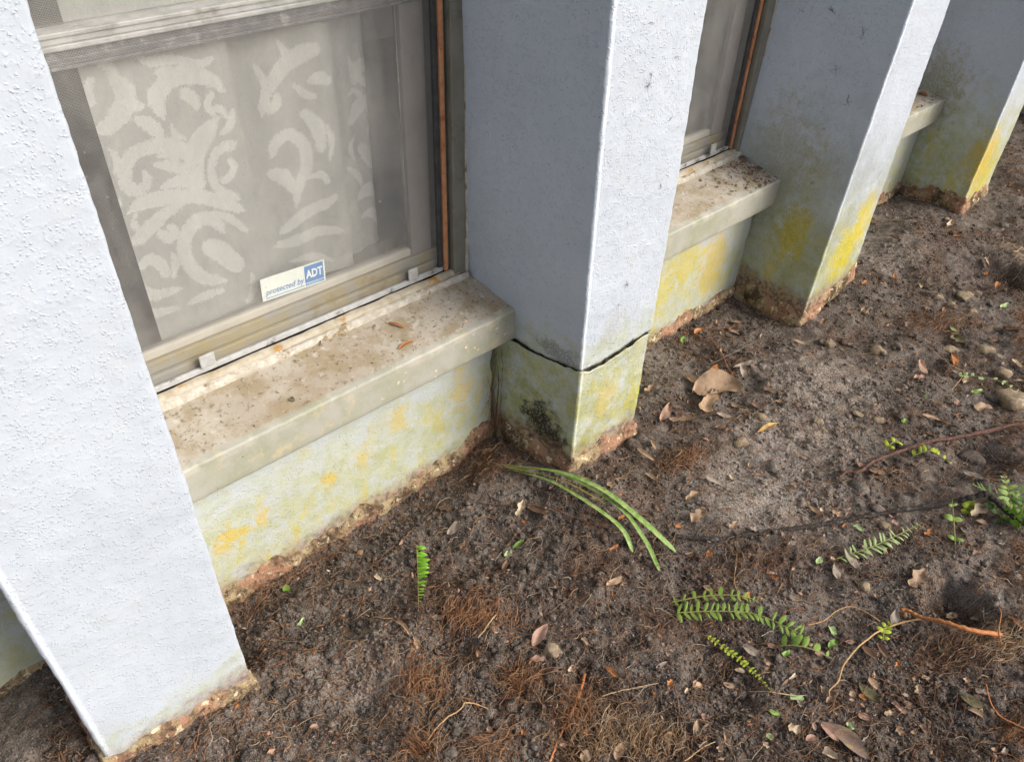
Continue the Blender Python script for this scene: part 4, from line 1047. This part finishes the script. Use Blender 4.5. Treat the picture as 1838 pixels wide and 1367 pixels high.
STONES = [
 (1817, 722, 30, 22, 'stone', 'large smooth tan stone at the right edge', mat_stone), (1779, 716, 16, 13, 'stone', 'rough grey stone touching the large tan stone', mat_stone2), (1745, 824, 24, 15, 'stone', 'dark stone half buried below the red branch', mat_stone2),
 (1330, 795, 16, 14, 'stone', 'pale speckled stone below the slim yellow leaf', mat_stone), (1365, 750, 17, 10, 'stone', 'flat cream stone above the slim yellow leaf', mat_stone), (990, 1166, 19, 16, 'stone', 'sandy lump of stone beside the pinkish brown leaf', mat_stone),
 (1575, 631, 16, 12, 'stone', 'blocky tan stone beyond the sandy slope', mat_stone), (1611, 622, 10, 8, 'stone', 'small brown stone next to the blocky tan stone', mat_stone2), (1766, 629, 17, 10, 'stone', 'rounded far stone below the olive lobed leaf', mat_stone),
 (1798, 672, 15, 14, 'stone', 'reddish tan stone above the pale round leafed fern', mat_stone), (1550, 1054, 16, 12, 'stone', 'brown stone at the edge of the smooth patch', mat_stone), (1588, 943, 12, 9, 'stone', 'cream rounded stone just above the pale fern', mat_stone),
 (645, 993, 8, 8, 'nut', 'round brown nut on soil close to the wall', mat_nut), (1622, 1104, 8, 8, 'nut', 'round grey brown nut under the orange root tip', mat_nut)]
PEB = [(1683, 534, 9, 7), (1730, 530, 16, 7), (1708, 549, 9, 8), (1554, 563, 6, 8), (1753, 527, 8, 7), (1743, 561, 10, 7), (1705, 629, 14, 7), (1490, 618, 12, 8), (1790, 640, 8, 6), (1480, 775, 9, 6), (1470, 757, 11, 6), (1420, 783, 7, 6),
       (1540, 742, 12, 6), (1575, 755, 12, 7), (1700, 395, 6, 5), (1765, 672, 7, 6), (1420, 922, 6, 5), (1250, 1145, 9, 8), (880, 1015, 5, 4), (1800, 405, 9, 7), (820, 1312, 12, 10), (845, 1313, 11, 9), (810, 1350, 14, 12), (775, 1268, 10, 9), (1200, 630, 9, 7)]
def stone(u, v, rx, ry, name, label, mat, seed, group=None, cat='stone'):
    p = on_ground(u, v); k = (np.linalg.norm(p - CAM_POS)) / FPX
    me = stone_mesh(name, seed, rx * k, rx * k * .9, ry * k * .95, mat)
    o = bpy.data.objects.new(name, me); link(o); o.location = (p[0], p[1], p[2] + ry * k * .05); o.rotation_euler = (0, 0, -.7 + seed)
    o.rotation_euler = (0, 0, -.73)
    tag(o, label, cat, group); return o
for i, (u, v, a, b, nm, lab, m) in enumerate(STONES): stone(u, v, a, b, nm, lab, m, i + 3, cat=nm)
for i, (u, v, a, b) in enumerate(PEB): stone(u, v, a, b, 'pebble', f'small {"tan pebble" if i < 17 else "dark clod"} half sunk {whereabouts(u, v)}', mat_stone if i < 17 else mat_stone2, i + 40, 'pebbles half sunk in the soil', 'pebble')

# ------------------------------------------------------------------ branches, roots, straws
BARK = simple('red_brown_bark', (.11, .060, .048), (.19, .115, .09), 160, .9, .12, .004, (.075, .060, .053))
DARKB = simple('dark_crusted_bark', (.035, .030, .027), (.07, .062, .056), 160, .95, .1, .003, (.16, .15, .14))
ORR = simple('orange_root', (.40, .15, .055), (.50, .21, .08), 110, .6, .25, .0008, (.28, .11, .05))
TANR = simple('tan_root', (.42, .26, .12), (.50, .33, .17), 110, .65, .2, .0006)
STRAW = simple('straw', (.46, .34, .21), (.36, .26, .16), 120, .6, .25, .0004)
TWIGR = simple('red_twig', (.26, .10, .055), (.33, .15, .08), 110, .65, .2, .0006)
GREYT = simple('grey_twig', (.16, .13, .11), (.22, .18, .15), 110, .8, .2, .0006)
def stick(name, px, r0, r1, mat, label, cat, lift=.004, heights=None, group=None, rough=.0, k=8):
    P = np.array([on_ground(u, v, (heights[i] if heights else lift)) for i, (u, v) in enumerate(px)])
    n = max(16, 9 * len(px)); C = catmull(P, n)
    if heights is None:
        g = height(C[:, 0], C[:, 1]); C[:, 2] = .5 * C[:, 2] + .5 * (g + lift)
        C[:, 2] = np.maximum(C[:, 2], g + r0 * .2)
    base = C[0].copy(); C = C - base
    R = np.linspace(r0, r1, n) * (1 + rough * (vnoise(np.arange(n) * .7, np.zeros(n), 3) - .5) * 2); R[-1] *= .4; R[0] *= .6
    C = C + (RNG.random((n, 3)) - .5) * r0 * .5
    v, f = tubes(C[None], R[None], k)
    o = mesh_np(name, v, f, mat); o.location = base; tag(o, label, cat, group); return o
stick('branch', [(1506, 857), (1522, 846), (1543, 845), (1569, 827), (1620, 808), (1662, 793), (1747, 778), (1850, 757)], .0024, .0044, BARK, 'long red brown branch lying across the soil at right', 'branch', lift=.010, rough=.15)
stick('root', [(1211, 962), (1290, 967), (1360, 956), (1420, 949), (1500, 938), (1560, 925), (1640, 912), (1700, 903), (1745, 892), (1772, 886), (1790, 900), (1812, 920), (1850, 942)], .0040, .0062, DARKB, 'long dark crusted root running towards the right edge', 'root',
      heights=[.002, .003, .003, .003, .004, .006, .012, .022, .035, .042, .035, .025, .02], rough=.3)
stick('root', [(1615, 1093), (1632, 1096), (1653, 1107), (1699, 1117), (1746, 1131), (1798, 1138)], .0026, .0040, ORR, 'thick orange root over the dark hole at lower right', 'root', heights=[.010, .014, .018, .030, .034, .022], rough=.15)
stick('root', [(1490, 1250), (1489, 1238), (1505, 1221), (1515, 1192), (1545, 1156), (1585, 1129), (1634, 1113), (1676, 1114)], .0009, .0016, TANR, 'thin orange root curving from the soil to the thick orange root', 'root', lift=.012)
stick('root', [(1450, 1121), (1477, 1114), (1503, 1095), (1528, 1088), (1551, 1096), (1580, 1115)], .0006, .0008, TANR, 'hair thin tan root arching over the smooth patch', 'root', lift=.012)
stick('root', [(1769, 1226), (1779, 1262), (1796, 1285), (1845, 1309)], .0010, .0014, ORR, 'thin orange root in the lower right corner', 'root', lift=.012)
stick('root', [(1718, 1232), (1714, 1274), (1695, 1331)], .0008, .0007, BARK, 'thin brown root bending down at lower right', 'root', lift=.010)
stick('root', [(1798, 1160), (1793, 1130), (1797, 1100), (1790, 1085)], .0009, .0006, ORR, 'short orange root sticking up right of the dark hole', 'root', heights=[.01, .03, .045, .05])
stick('root', [(863, 901), (916, 906), (979, 908), (1042, 933), (1120, 957), (1200, 962)], .0016, .0012, BARK, 'dark brown root running under the grass blades', 'root', lift=.004)
stick('twig', [(1272, 602), (1289, 624), (1304, 653), (1318, 679), (1337, 711)], .0011, .0011, TWIGR, 'straight red twig above the large tan leaf', 'twig', lift=.008)
stick('twig', [(1164, 665), (1206, 664), (1246, 645), (1257, 654), (1293, 645), (1365, 607)], .0009, .0008, GREYT, 'bent grey twig right of the crack in the pillar', 'twig', lift=.006)
stick('twig', [(1240, 591), (1300, 588), (1330, 580)], .0009, .0006, TWIGR, 'fine red twig along the wall foot past the cracked pillar', 'twig', lift=.006)
stick('twig', [(1345, 625), (1420, 604), (1500, 606), (1560, 612)], .0007, .0006, BARK, 'long fine dark twig in front of the yellow stained pillar', 'twig', lift=.006)
stick('straw', [(1344, 1241), (1395, 1243), (1446, 1247)], .0010, .0009, STRAW, 'straight pale straw at the end of the thin fern stem', 'straw', lift=.006)
stick('straw', [(1080, 1249), (1130, 1236), (1183, 1225)], .0009, .0008, STRAW, 'pale grey straw left of the orange scraps, lower middle', 'straw', lift=.006)
stick('straw', [(992, 1142), (1030, 1137), (1067, 1128)], .0009, .0008, BARK, 'brown stalk pointing right from the sandy stone', 'straw', lift=.010)
stick('straw', [(858, 1144), (875, 1122), (891, 1101)], .0010, .0009, STRAW, 'short pale straw on the upper rusty root mat', 'straw', lift=.014)
stick('root', [(768, 1327), (785, 1304), (805, 1285), (826, 1272), (834, 1260)], .0009, .0011, TANR, 'pale curved root below the rusty root mats', 'root', lift=.008)
stick('root', [(834, 1260), (856, 1263), (876, 1272)], .0011, .0006, TANR, 'short pale root forking right of the pale curved root', 'root', lift=.008)
stick('twig', [(1211, 1234), (1218, 1270), (1224, 1330), (1228, 1372)], .0010, .0009, BARK, 'dark upright stem at the lower middle edge', 'twig', lift=.006)
stick('root', [(1050, 1208), (1035, 1260), (1005, 1320), (985, 1372)], .0022, .0017, ORR, 'rusty root running down to the bottom edge', 'root', lift=.004, rough=.3)
stick('root', [(1229, 1365), (1262, 1340), (1290, 1330), (1312, 1338)], .0008, .0006, TANR, 'thin tan root curving at the bottom edge', 'root', lift=.006)
stick('root', [(1325, 1068), (1318, 1040), (1322, 1010), (1323, 990)], .0007, .0006, TANR, 'wavy tan rootlet above the fern pair', 'root', lift=.006)
stick('twig', [(1708, 700), (1730, 668), (1702, 652), (1670, 624)], .0007, .0006, TANR, 'bent tan twig beside the glossy orange leaf', 'twig', lift=.008)

# ------------------------------------------------------------------ fine roots, crumbs, litter
def fibre_mesh(name, starts, lens, rads, mat, base_lift=.004, wild=.5, upw=.25, S=7, parent=None, follow=True, direc=None, mat2=None, share=.3):
    return _fibre(name, starts, lens, rads, mat, base_lift, wild, upw, S, parent, follow, direc, mat2, share)
def _fibre(name, starts, lens, rads, mat, base_lift, wild, upw, S, parent, follow, direc, mat2, share):
    n = len(starts); P = np.zeros((n, S, 3)); P[:, 0, :2] = starts
    th = RNG.uniform(0, 2 * math.pi, n) if direc is None else direc + RNG.normal(0, .5, n)
    for s_ in range(1, S):
        th = th + RNG.normal(0, wild, n)
        P[:, s_, 0] = P[:, s_ - 1, 0] + np.cos(th) * lens / (S - 1); P[:, s_, 1] = P[:, s_ - 1, 1] + np.sin(th) * lens / (S - 1)
    g = height(P[..., 0], P[..., 1])
    t = np.linspace(0, 1, S)[None]
    hump = np.abs(RNG.normal(0, upw, (n, 1))) * lens[:, None] * np.sin(t * math.pi * RNG.uniform(.6, 1.4, (n, 1))).clip(0)
    P[..., 2] = g + RNG.uniform(0, base_lift, (n, 1)) + hump * .35 + rads[:, None]
    P[..., 1] = np.minimum(P[..., 1], -.006)
    R = rads[:, None] * np.linspace(1, .45, S)[None]
    v, f = tubes(P, R, 3)
    c = v.mean(0) if parent is None else np.zeros(3)
    if mat2 is None: o = mesh_np(name, v - c, f, mat, parent)
    else: o = mesh_np(name, v - c, f, mat, parent, mats=[mat, mat2], midx=np.repeat((RNG.random(n) < share).astype(int), len(f) // n))
    o.location = c
    return o
FIB = {'rust': simple('rusty_rootlets', (.22, .105, .052), (.36, .19, .10), 90, .8, .15, 0), 'tan': simple('tan_rootlets', (.26, .165, .09), (.40, .27, .16), 90, .8, .15, 0),
       'brown': simple('brown_rootlets', (.12, .06, .038), (.19, .10, .06), 200, .8, .15, 0), 'pale': simple('pale_rootlets', (.48, .40, .30), (.36, .29, .21), 200, .8, .15, 0)}
MATS = [(848, 1112, 55, 20, 420, 'rust', 'upper rusty root mat left of the pinkish brown leaf', -.35), (762, 1232, 40, 36, 330, 'rust', 'rusty root mat in the lower left soil, below the bright fern', -.9), (938, 1215, 28, 22, 220, 'rust', 'small rusty root mat below the sandy stone', 0),
        (1105, 1335, 62, 34, 460, 'tan', 'broad tan root mat at the bottom edge', -.6), (1040, 1285, 28, 50, 260, 'rust', 'rusty root mat along the root at the bottom edge', -1.2), (762, 1345, 26, 26, 170, 'rust', 'rusty root mat cut by the bottom edge, left', -1.3),
        (1775, 1165, 60, 28, 520, 'tan', 'thick tan root mat under the orange root', .3), (1825, 1330, 30, 26, 180, 'rust', 'root mat in the bottom right corner', -.3), (888, 822, 42, 24, 420, 'brown', 'pile of brown rootlets in the corner by the cracked pillar', 0),
        (1815, 330, 26, 30, 260, 'brown', 'brown root mat right of the farthest pillar', 0), (1815, 480, 30, 30, 200, 'tan', 'tan needles and rootlets near the right edge', .4), (1640, 575, 60, 12, 160, 'brown', 'row of brown rootlets above the far stones', 0),
        (1820, 800, 25, 60, 260, 'brown', 'brown root tangle at the right edge by the branch', 0), (880, 1345, 30, 22, 130, 'rust', 'small rusty mat between clods at the bottom edge', 0),
        (1700, 1185, 55, 26, 260, 'brown', 'brown root mat left of the thick tan root mat', .3), (1828, 610, 18, 45, 240, 'rust', 'rusty root mat at the right edge above the large tan stone', .2), (1690, 590, 60, 14, 220, 'rust', 'rusty rootlets along the far stones', .1),
        (1225, 835, 36, 18, 200, 'rust', 'rusty rootlets right of the cracked pillar foot', -.3), (1370, 1020, 80, 34, 260, 'brown', 'brown matted rootlets above the pair of fern fronds', -.3), (1830, 1010, 26, 60, 260, 'brown', 'brown root mat at the right edge above the dark hole', 0), (1180, 1335, 40, 20, 240, 'tan', 'straw coloured rootlets beside the dark upright stem', -.5)]
for (u, v, su, sv, n, c, lab, dr) in MATS:
    n = int(n * .85); pts = np.array([on_plane(u + RNG.normal(0, su * .72), v + RNG.normal(0, sv * .72), 2, 0.0)[:2] for _ in range(n)])
    o = fibre_mesh('root_mat', pts, RNG.uniform(.010, .042, n), RNG.gamma(3, .00013, n) + .00012, FIB[c], .010, .35, .40, direc=-dr + .2 if dr else None, mat2=FIB['tan' if c != 'tan' else 'pale'], share=.22)
    tag(o, lab, 'roots', kind='stuff')
    # a few of another tone belong to the same mat
def scatter(n):
    u = RNG.uniform(100, 1900, n * 3); v = RNG.uniform(200, 1400, n * 3); out = []
    for a, b in zip(u, v):
        d = ray(a, b)
        if d[2] > -.05: continue
        p = CAM_POS + d * (-CAM_POS[2] / d[2])
        if p[1] < -.004 and p[0] < 3: out.append(p[:2])
        if len(out) == n: break
    return np.array(out)
def off_pillars(P):
    k = np.ones(len(P), bool)
    for a, b in ((-.85, -.635), (.006, .203), (.806, 1.04), (1.66, 1.845)): k &= ~((P[:, 0] > a) & (P[:, 0] < b) & (P[:, 1] > -.207))
    return P[k]
for c, n in (('brown', 2600), ('rust', 2900), ('tan', 2100), ('pale', 600)):
    P = off_pillars(scatter(n)); m = len(P)
    o = fibre_mesh('rootlets', P, RNG.gamma(2.2, .010, m) + .006, RNG.gamma(3, .00011, m) + .00014, FIB[c], .006, .4, .3)
    tag(o, f'loose {c} rootlets and needles strewn over all the soil', 'rootlets', kind='stuff')
P = off_pillars(scatter(150)); m = len(P)
tag(fibre_mesh('rootlets', P, RNG.uniform(.03, .09, m), RNG.uniform(.00045, .0008, m), FIB['tan'], .006, .3, .12, S=10, mat2=FIB['brown'], share=.5), 'longer loose rootlets and stalks lying across the soil', 'rootlets', kind='stuff')
# rootlets along the wall foot and hanging in the corner crack
n = 260; P = np.stack([RNG.uniform(-.62, -.05, n), -RNG.uniform(.008, .05, n)], -1)
tag(fibre_mesh('rootlets', P, RNG.uniform(.01, .04, n), RNG.uniform(.0002, .0005, n), FIB['rust'], .02, .4, .6), 'rusty rootlets fringing the foot of the low wall', 'rootlets', kind='stuff')
F_, S_ = 22, 9; Pq = np.zeros((F_, S_, 3)); t = np.linspace(0, 1, S_)[None]
x0 = RNG.normal(-.012, .010, F_)[:, None]; z0 = RNG.uniform(.07, .235, F_)[:, None]; ln = RNG.uniform(.06, .16, F_)[:, None]
Pq[..., 0] = x0 - RNG.uniform(0, .05, (F_, 1)) * t ** 1.5 + .003 * np.sin(t * 7 + x0 * 900); Pq[..., 2] = np.maximum(z0 - ln * t, -.02); Pq[..., 1] = -.006 - RNG.uniform(0, .018, (F_, 1)) - .01 * t
Rq = np.full((F_, S_), .00035) * RNG.uniform(.6, 1.4, (F_, 1))
v, f = tubes(Pq, Rq, 3)
tag(mesh_np('rootlets', v, f, FIB['brown']), 'brown rootlets hanging down the corner crack beside the cracked pillar', 'rootlets', kind='stuff')

# soil crumbs
ICO_V = []; g_ = (1 + 5 ** .5) / 2
for a, b in ((-1, g_), (1, g_), (-1, -g_), (1, -g_)): ICO_V.append((a, b, 0))
for a, b in ((-1, g_), (1, g_), (-1, -g_), (1, -g_)): ICO_V.append((0, a, b))
for a, b in ((g_, -1), (g_, 1), (-g_, -1), (-g_, 1)): ICO_V.append((a, 0, b))
ICO_V = np.array(ICO_V) / math.hypot(1, g_)
ICO_F = np.array([(0, 11, 5), (0, 5, 1), (0, 1, 7), (0, 7, 10), (0, 10, 11), (1, 5, 9), (5, 11, 4), (11, 10, 2), (10, 7, 6), (7, 1, 8), (3, 9, 4), (3, 4, 2), (3, 2, 6), (3, 6, 8), (3, 8, 9), (4, 9, 5), (2, 4, 11), (6, 2, 10), (8, 6, 7), (9, 8, 1)])
def crumbs(name, P, R, mat, label):
    n = len(P); z = height(P[:, 0], P[:, 1])
    V = ICO_V[None] * R[:, None, None] * RNG.uniform(.6, 1.25, (n, 12, 1)) * RNG.uniform(.7, 1.2, (n, 1, 3))
    V = V + np.stack([P[:, 0], P[:, 1], z + R * .25], -1)[:, None]
    F = (ICO_F[None] + (np.arange(n) * 12)[:, None, None]).reshape(-1, 3)
    o = mesh_np(name, V.reshape(-1, 3), F, mat, smooth=True); return tag(o, label, 'soil', kind='stuff')
P = off_pillars(scatter(46000)); w = vnoise(P[:, 0] * 9, P[:, 1] * 9, 3); P = P[RNG.random(len(P)) < w * 1.3]
crumbs('soil_crumbs', P, RNG.gamma(2.0, .0008, len(P)) + .0006, mat_soil, 'loose dark crumbs of soil covering the ground')
P = off_pillars(scatter(1500)); crumbs('soil_crumbs', P, RNG.uniform(.0008, .0020, len(P)), simple('sand_grain', (.36, .32, .27), (.28, .24, .20), 300, .9, .2, 0), 'pale sand grains and grit sprinkled on the soil')
# clods pressed out of the dug soil
def clods(n):
    import bmesh
    bm = bmesh.new(); bmesh.ops.create_icosphere(bm, subdivisions=2, radius=1)
    bv = np.array([v.co[:] for v in bm.verts]); bf = np.array([[v.index for v in f.verts] for f in bm.faces]); bm.free()
    P = off_pillars(scatter(n)); P = P[vnoise(P[:, 0] * 6 + 4, P[:, 1] * 6, 19) > .42]; n = len(P)
    R_ = RNG.gamma(2.2, .0016, n) + .0018
    lump = 1 + .5 * (RNG.random((n, len(bv), 1)) - .5)
    q = bv[None] @ RNG.normal(size=(n, 3, 1)); lump = lump + .22 * np.sin(q * 3)
    V = bv[None] * R_[:, None, None] * lump * np.array([1, 1, .75])
    V = V + np.stack([P[:, 0], P[:, 1], height(P[:, 0], P[:, 1]) + R_ * .12], -1)[:, None]
    F = (bf[None] + (np.arange(n) * len(bv))[:, None, None]).reshape(-1, 3)
    tag(mesh_np('soil_clods', V.reshape(-1, 3), F, mat_soil), 'rough clods of dark soil strewn over the dug ground', 'soil', kind='stuff')
clods(1500)
# chopped leaf litter
def litter(name, P, smin, smax, mat, label, z=None):
    n = len(P); zz = (height(P[:, 0], P[:, 1]) if z is None else z) + .0022
    L = RNG.uniform(smin, smax, n); W = L * RNG.uniform(.25, .6, n); a = RNG.uniform(0, 6.28, n); ti = RNG.normal(0, .35, n)
    ux = np.stack([np.cos(a), np.sin(a), ti], -1) * L[:, None]; uy = np.stack([-np.sin(a), np.cos(a), RNG.normal(0, .35, n)], -1) * W[:, None]
    c = np.stack([P[:, 0], P[:, 1], zz], -1)
    V = np.stack([c - ux, c - uy * .8 + ux * .1, c + ux * RNG.uniform(.7, 1.1, (n, 1)), c + uy, c + uy * .2 + np.array([0, 0, .0012])], 1)
    F = np.array([(0, 1, 4), (1, 2, 4), (2, 3, 4), (3, 0, 4)])
    F = (F[None] + (np.arange(n) * 5)[:, None, None]).reshape(-1, 3)
    return tag(mesh_np(name, V.reshape(-1, 3), F, mat, smooth=False), label, 'litter', kind='stuff')
for c, n in (('brown', 1100), ('pink', 420), ('tan', 520), ('orange', 130)):
    litter('leaf_litter', off_pillars(scatter(n)), .0018, .006, LC[c], f'tiny {c} leaf crumbs strewn over the soil')

# ------------------------------------------------------------------ debris on the sills
def sill_z(y): return np.interp(y, [-.0395, -.033, 0, .05, .1], [.2965, .3003, .306, .312, .319]) + .0006
def on_sill(u, v):
    z = .305
    for _ in range(4): p = on_plane(u, v, 2, z); z = float(sill_z(p[1]))
    return p
for (u0, v0, u1, v1, w, c, lab) in [(697, 581, 726, 590, 6, 'orange', 'orange curled sliver of bark on the near sill'), (716, 628, 742, 614, 8, 'orange', 'brown split husk near the edge of the near sill'), (574, 622, 578, 603, 4, 'brown', 'thin red brown splinter on the near sill'),
                                   (520, 716, 529, 722, 7, 'olive', 'black pellet in the middle of the near sill'), (1648, 168, 1664, 174, 8, 'orange', 'orange leaf scrap on the far sill'), (1690, 176, 1702, 170, 7, 'orange', 'orange leaf scrap at the corner of the far sill'), (1655, 150, 1690, 162, 6, 'brown', 'brown twiggy leaf at the back of the far sill'),
                                   (1318, 283, 1356, 290, 8, 'brown', 'brown stick end in the back corner of the second sill')]:
    a = Vector(on_sill(u0, v0)); b = Vector(on_sill(u1, v1)); d = b - a; L = d.length; d.normalize(); sd = d.cross(Vector((0, 0, 1))).normalized(); W = w / FPX * (a - Vector(CAM_POS)).length
    V = []
    for i in range(9):
        t_ = i / 8; ww = W * .5 * (math.sin(math.pi * (t_ * .8 + .1)) ** .5)
        for j in range(5):
            s_ = j / 2 - 1; ang = s_ * 1.25
            q = d * (L * t_) + sd * (ww * math.sin(ang)) + Vector((0, 0, 1)) * (ww * (1.05 - .9 * math.cos(ang)) * 0.8 + .0012 + .003 * math.sin(3 * t_))
            V.append(tuple(q))
    o = mesh_np('husk', V, grid_faces(9, 5), LC[c]); o.location = a; tag(o, lab, 'husk')
def sill_bits(x0, x1, y0, y1, n, lab, mat, big=.0032):
    P = np.stack([RNG.uniform(x0, x1, n), RNG.uniform(y0, y1, n)], -1)
    litter('sill_debris', P, .0008, big, mat, lab, z=sill_z(P[:, 1]) - .001)
sill_bits(-.60, .0, -.03, .07, 90, 'dark specks and seed husks on the near sill', LC['brown'])
sill_bits(-.60, .0, -.03, .07, 40, 'pale flakes of paint on the near sill', LC['cream'], .0025)
P = np.stack([.84 - np.abs(RNG.normal(0, .075, 240)), RNG.uniform(-.035, .072, 240)], -1); P = P[P[:, 0] > .3]
litter('sill_debris', P, .0014, .0065, LC['brown'], 'dark plant debris heaped at the end of the second sill', z=sill_z(P[:, 1]) - .0005)
P = np.stack([RNG.uniform(1.4, 1.66, 60), RNG.uniform(-.03, .07, 60)], -1); litter('sill_debris', P, .002, .008, LC['brown'], 'brown debris on the far sill', z=sill_z(P[:, 1]) - .0005)

# dried vine feet still clinging to the pillar flanks and fronts
mat_vine = simple('dried_vine', (.13, .09, .08), (.19, .14, .12), 300, .9, .1, 0)
def vine_foot(c, nrm, size, seed, label):
    r = np.random.default_rng(seed); nrm = Vector(nrm); a = nrm.orthogonal().normalized(); b = nrm.cross(a)
    n = int(r.integers(2, 7)); size = size * r.uniform(.45, 1.25); P = np.zeros((n, 6, 3))
    for i in range(n):
        th = r.uniform(0, 6.28); p = Vector((0, 0, 0)) + nrm * .0012
        for s_ in range(6):
            P[i, s_] = p; th += r.normal(0, .5); p = p + (a * math.cos(th) + b * math.sin(th)) * size * r.uniform(.5, 1.2) / 6
    v, f = tubes(P, np.full((n, 6), .00038) * np.linspace(1, .5, 6)[None], 3)
    o = mesh_np('vine_foot', v, f, mat_vine); o.location = c; tag(o, label, 'vine scrap', 'dried vine scraps clinging to the pillars'); return o
VF = [(948, 240), (945, 305), (955, 120), (935, 205), (960, 25), (1010, 60), (905, 430), (1015, 430), (925, 560), (985, 165)]
for i, (u, v) in enumerate(VF):
    p = on_plane(u, v, 0, .004); x = .019 + (-.0015 - .019) * p[2] / .8; p = on_plane(u, v, 0, x); vine_foot(p, (-1, 0, 0), .016 if i < 4 else .009, i, 'dried vine scrap on the grey flank of the cracked pillar')
for i, (u, v) in enumerate([(1170, 40), (1168, 135), (1162, 155), (1125, 510), (1110, 545), (1205, 210), (1215, 100), (1185, 330)]):
    vine_foot(on_plane(u, v, 1, -.1972), (0, -1, 0), .014, 30 + i, 'dried vine scrap on the white front of the cracked pillar')
for i, (u, v) in enumerate([(1500, 125), (1440, 20), (1495, 20), (1550, 60), (1455, 330), (1520, 180), (1480, 230)]):
    p = on_plane(u, v, 0, .84); x = .8135 + .0515 * p[2] / .8; vine_foot(on_plane(u, v, 0, x), (-1, 0, 0), .018, 50 + i, 'dried vine scrap on the flank of the yellow stained pillar')
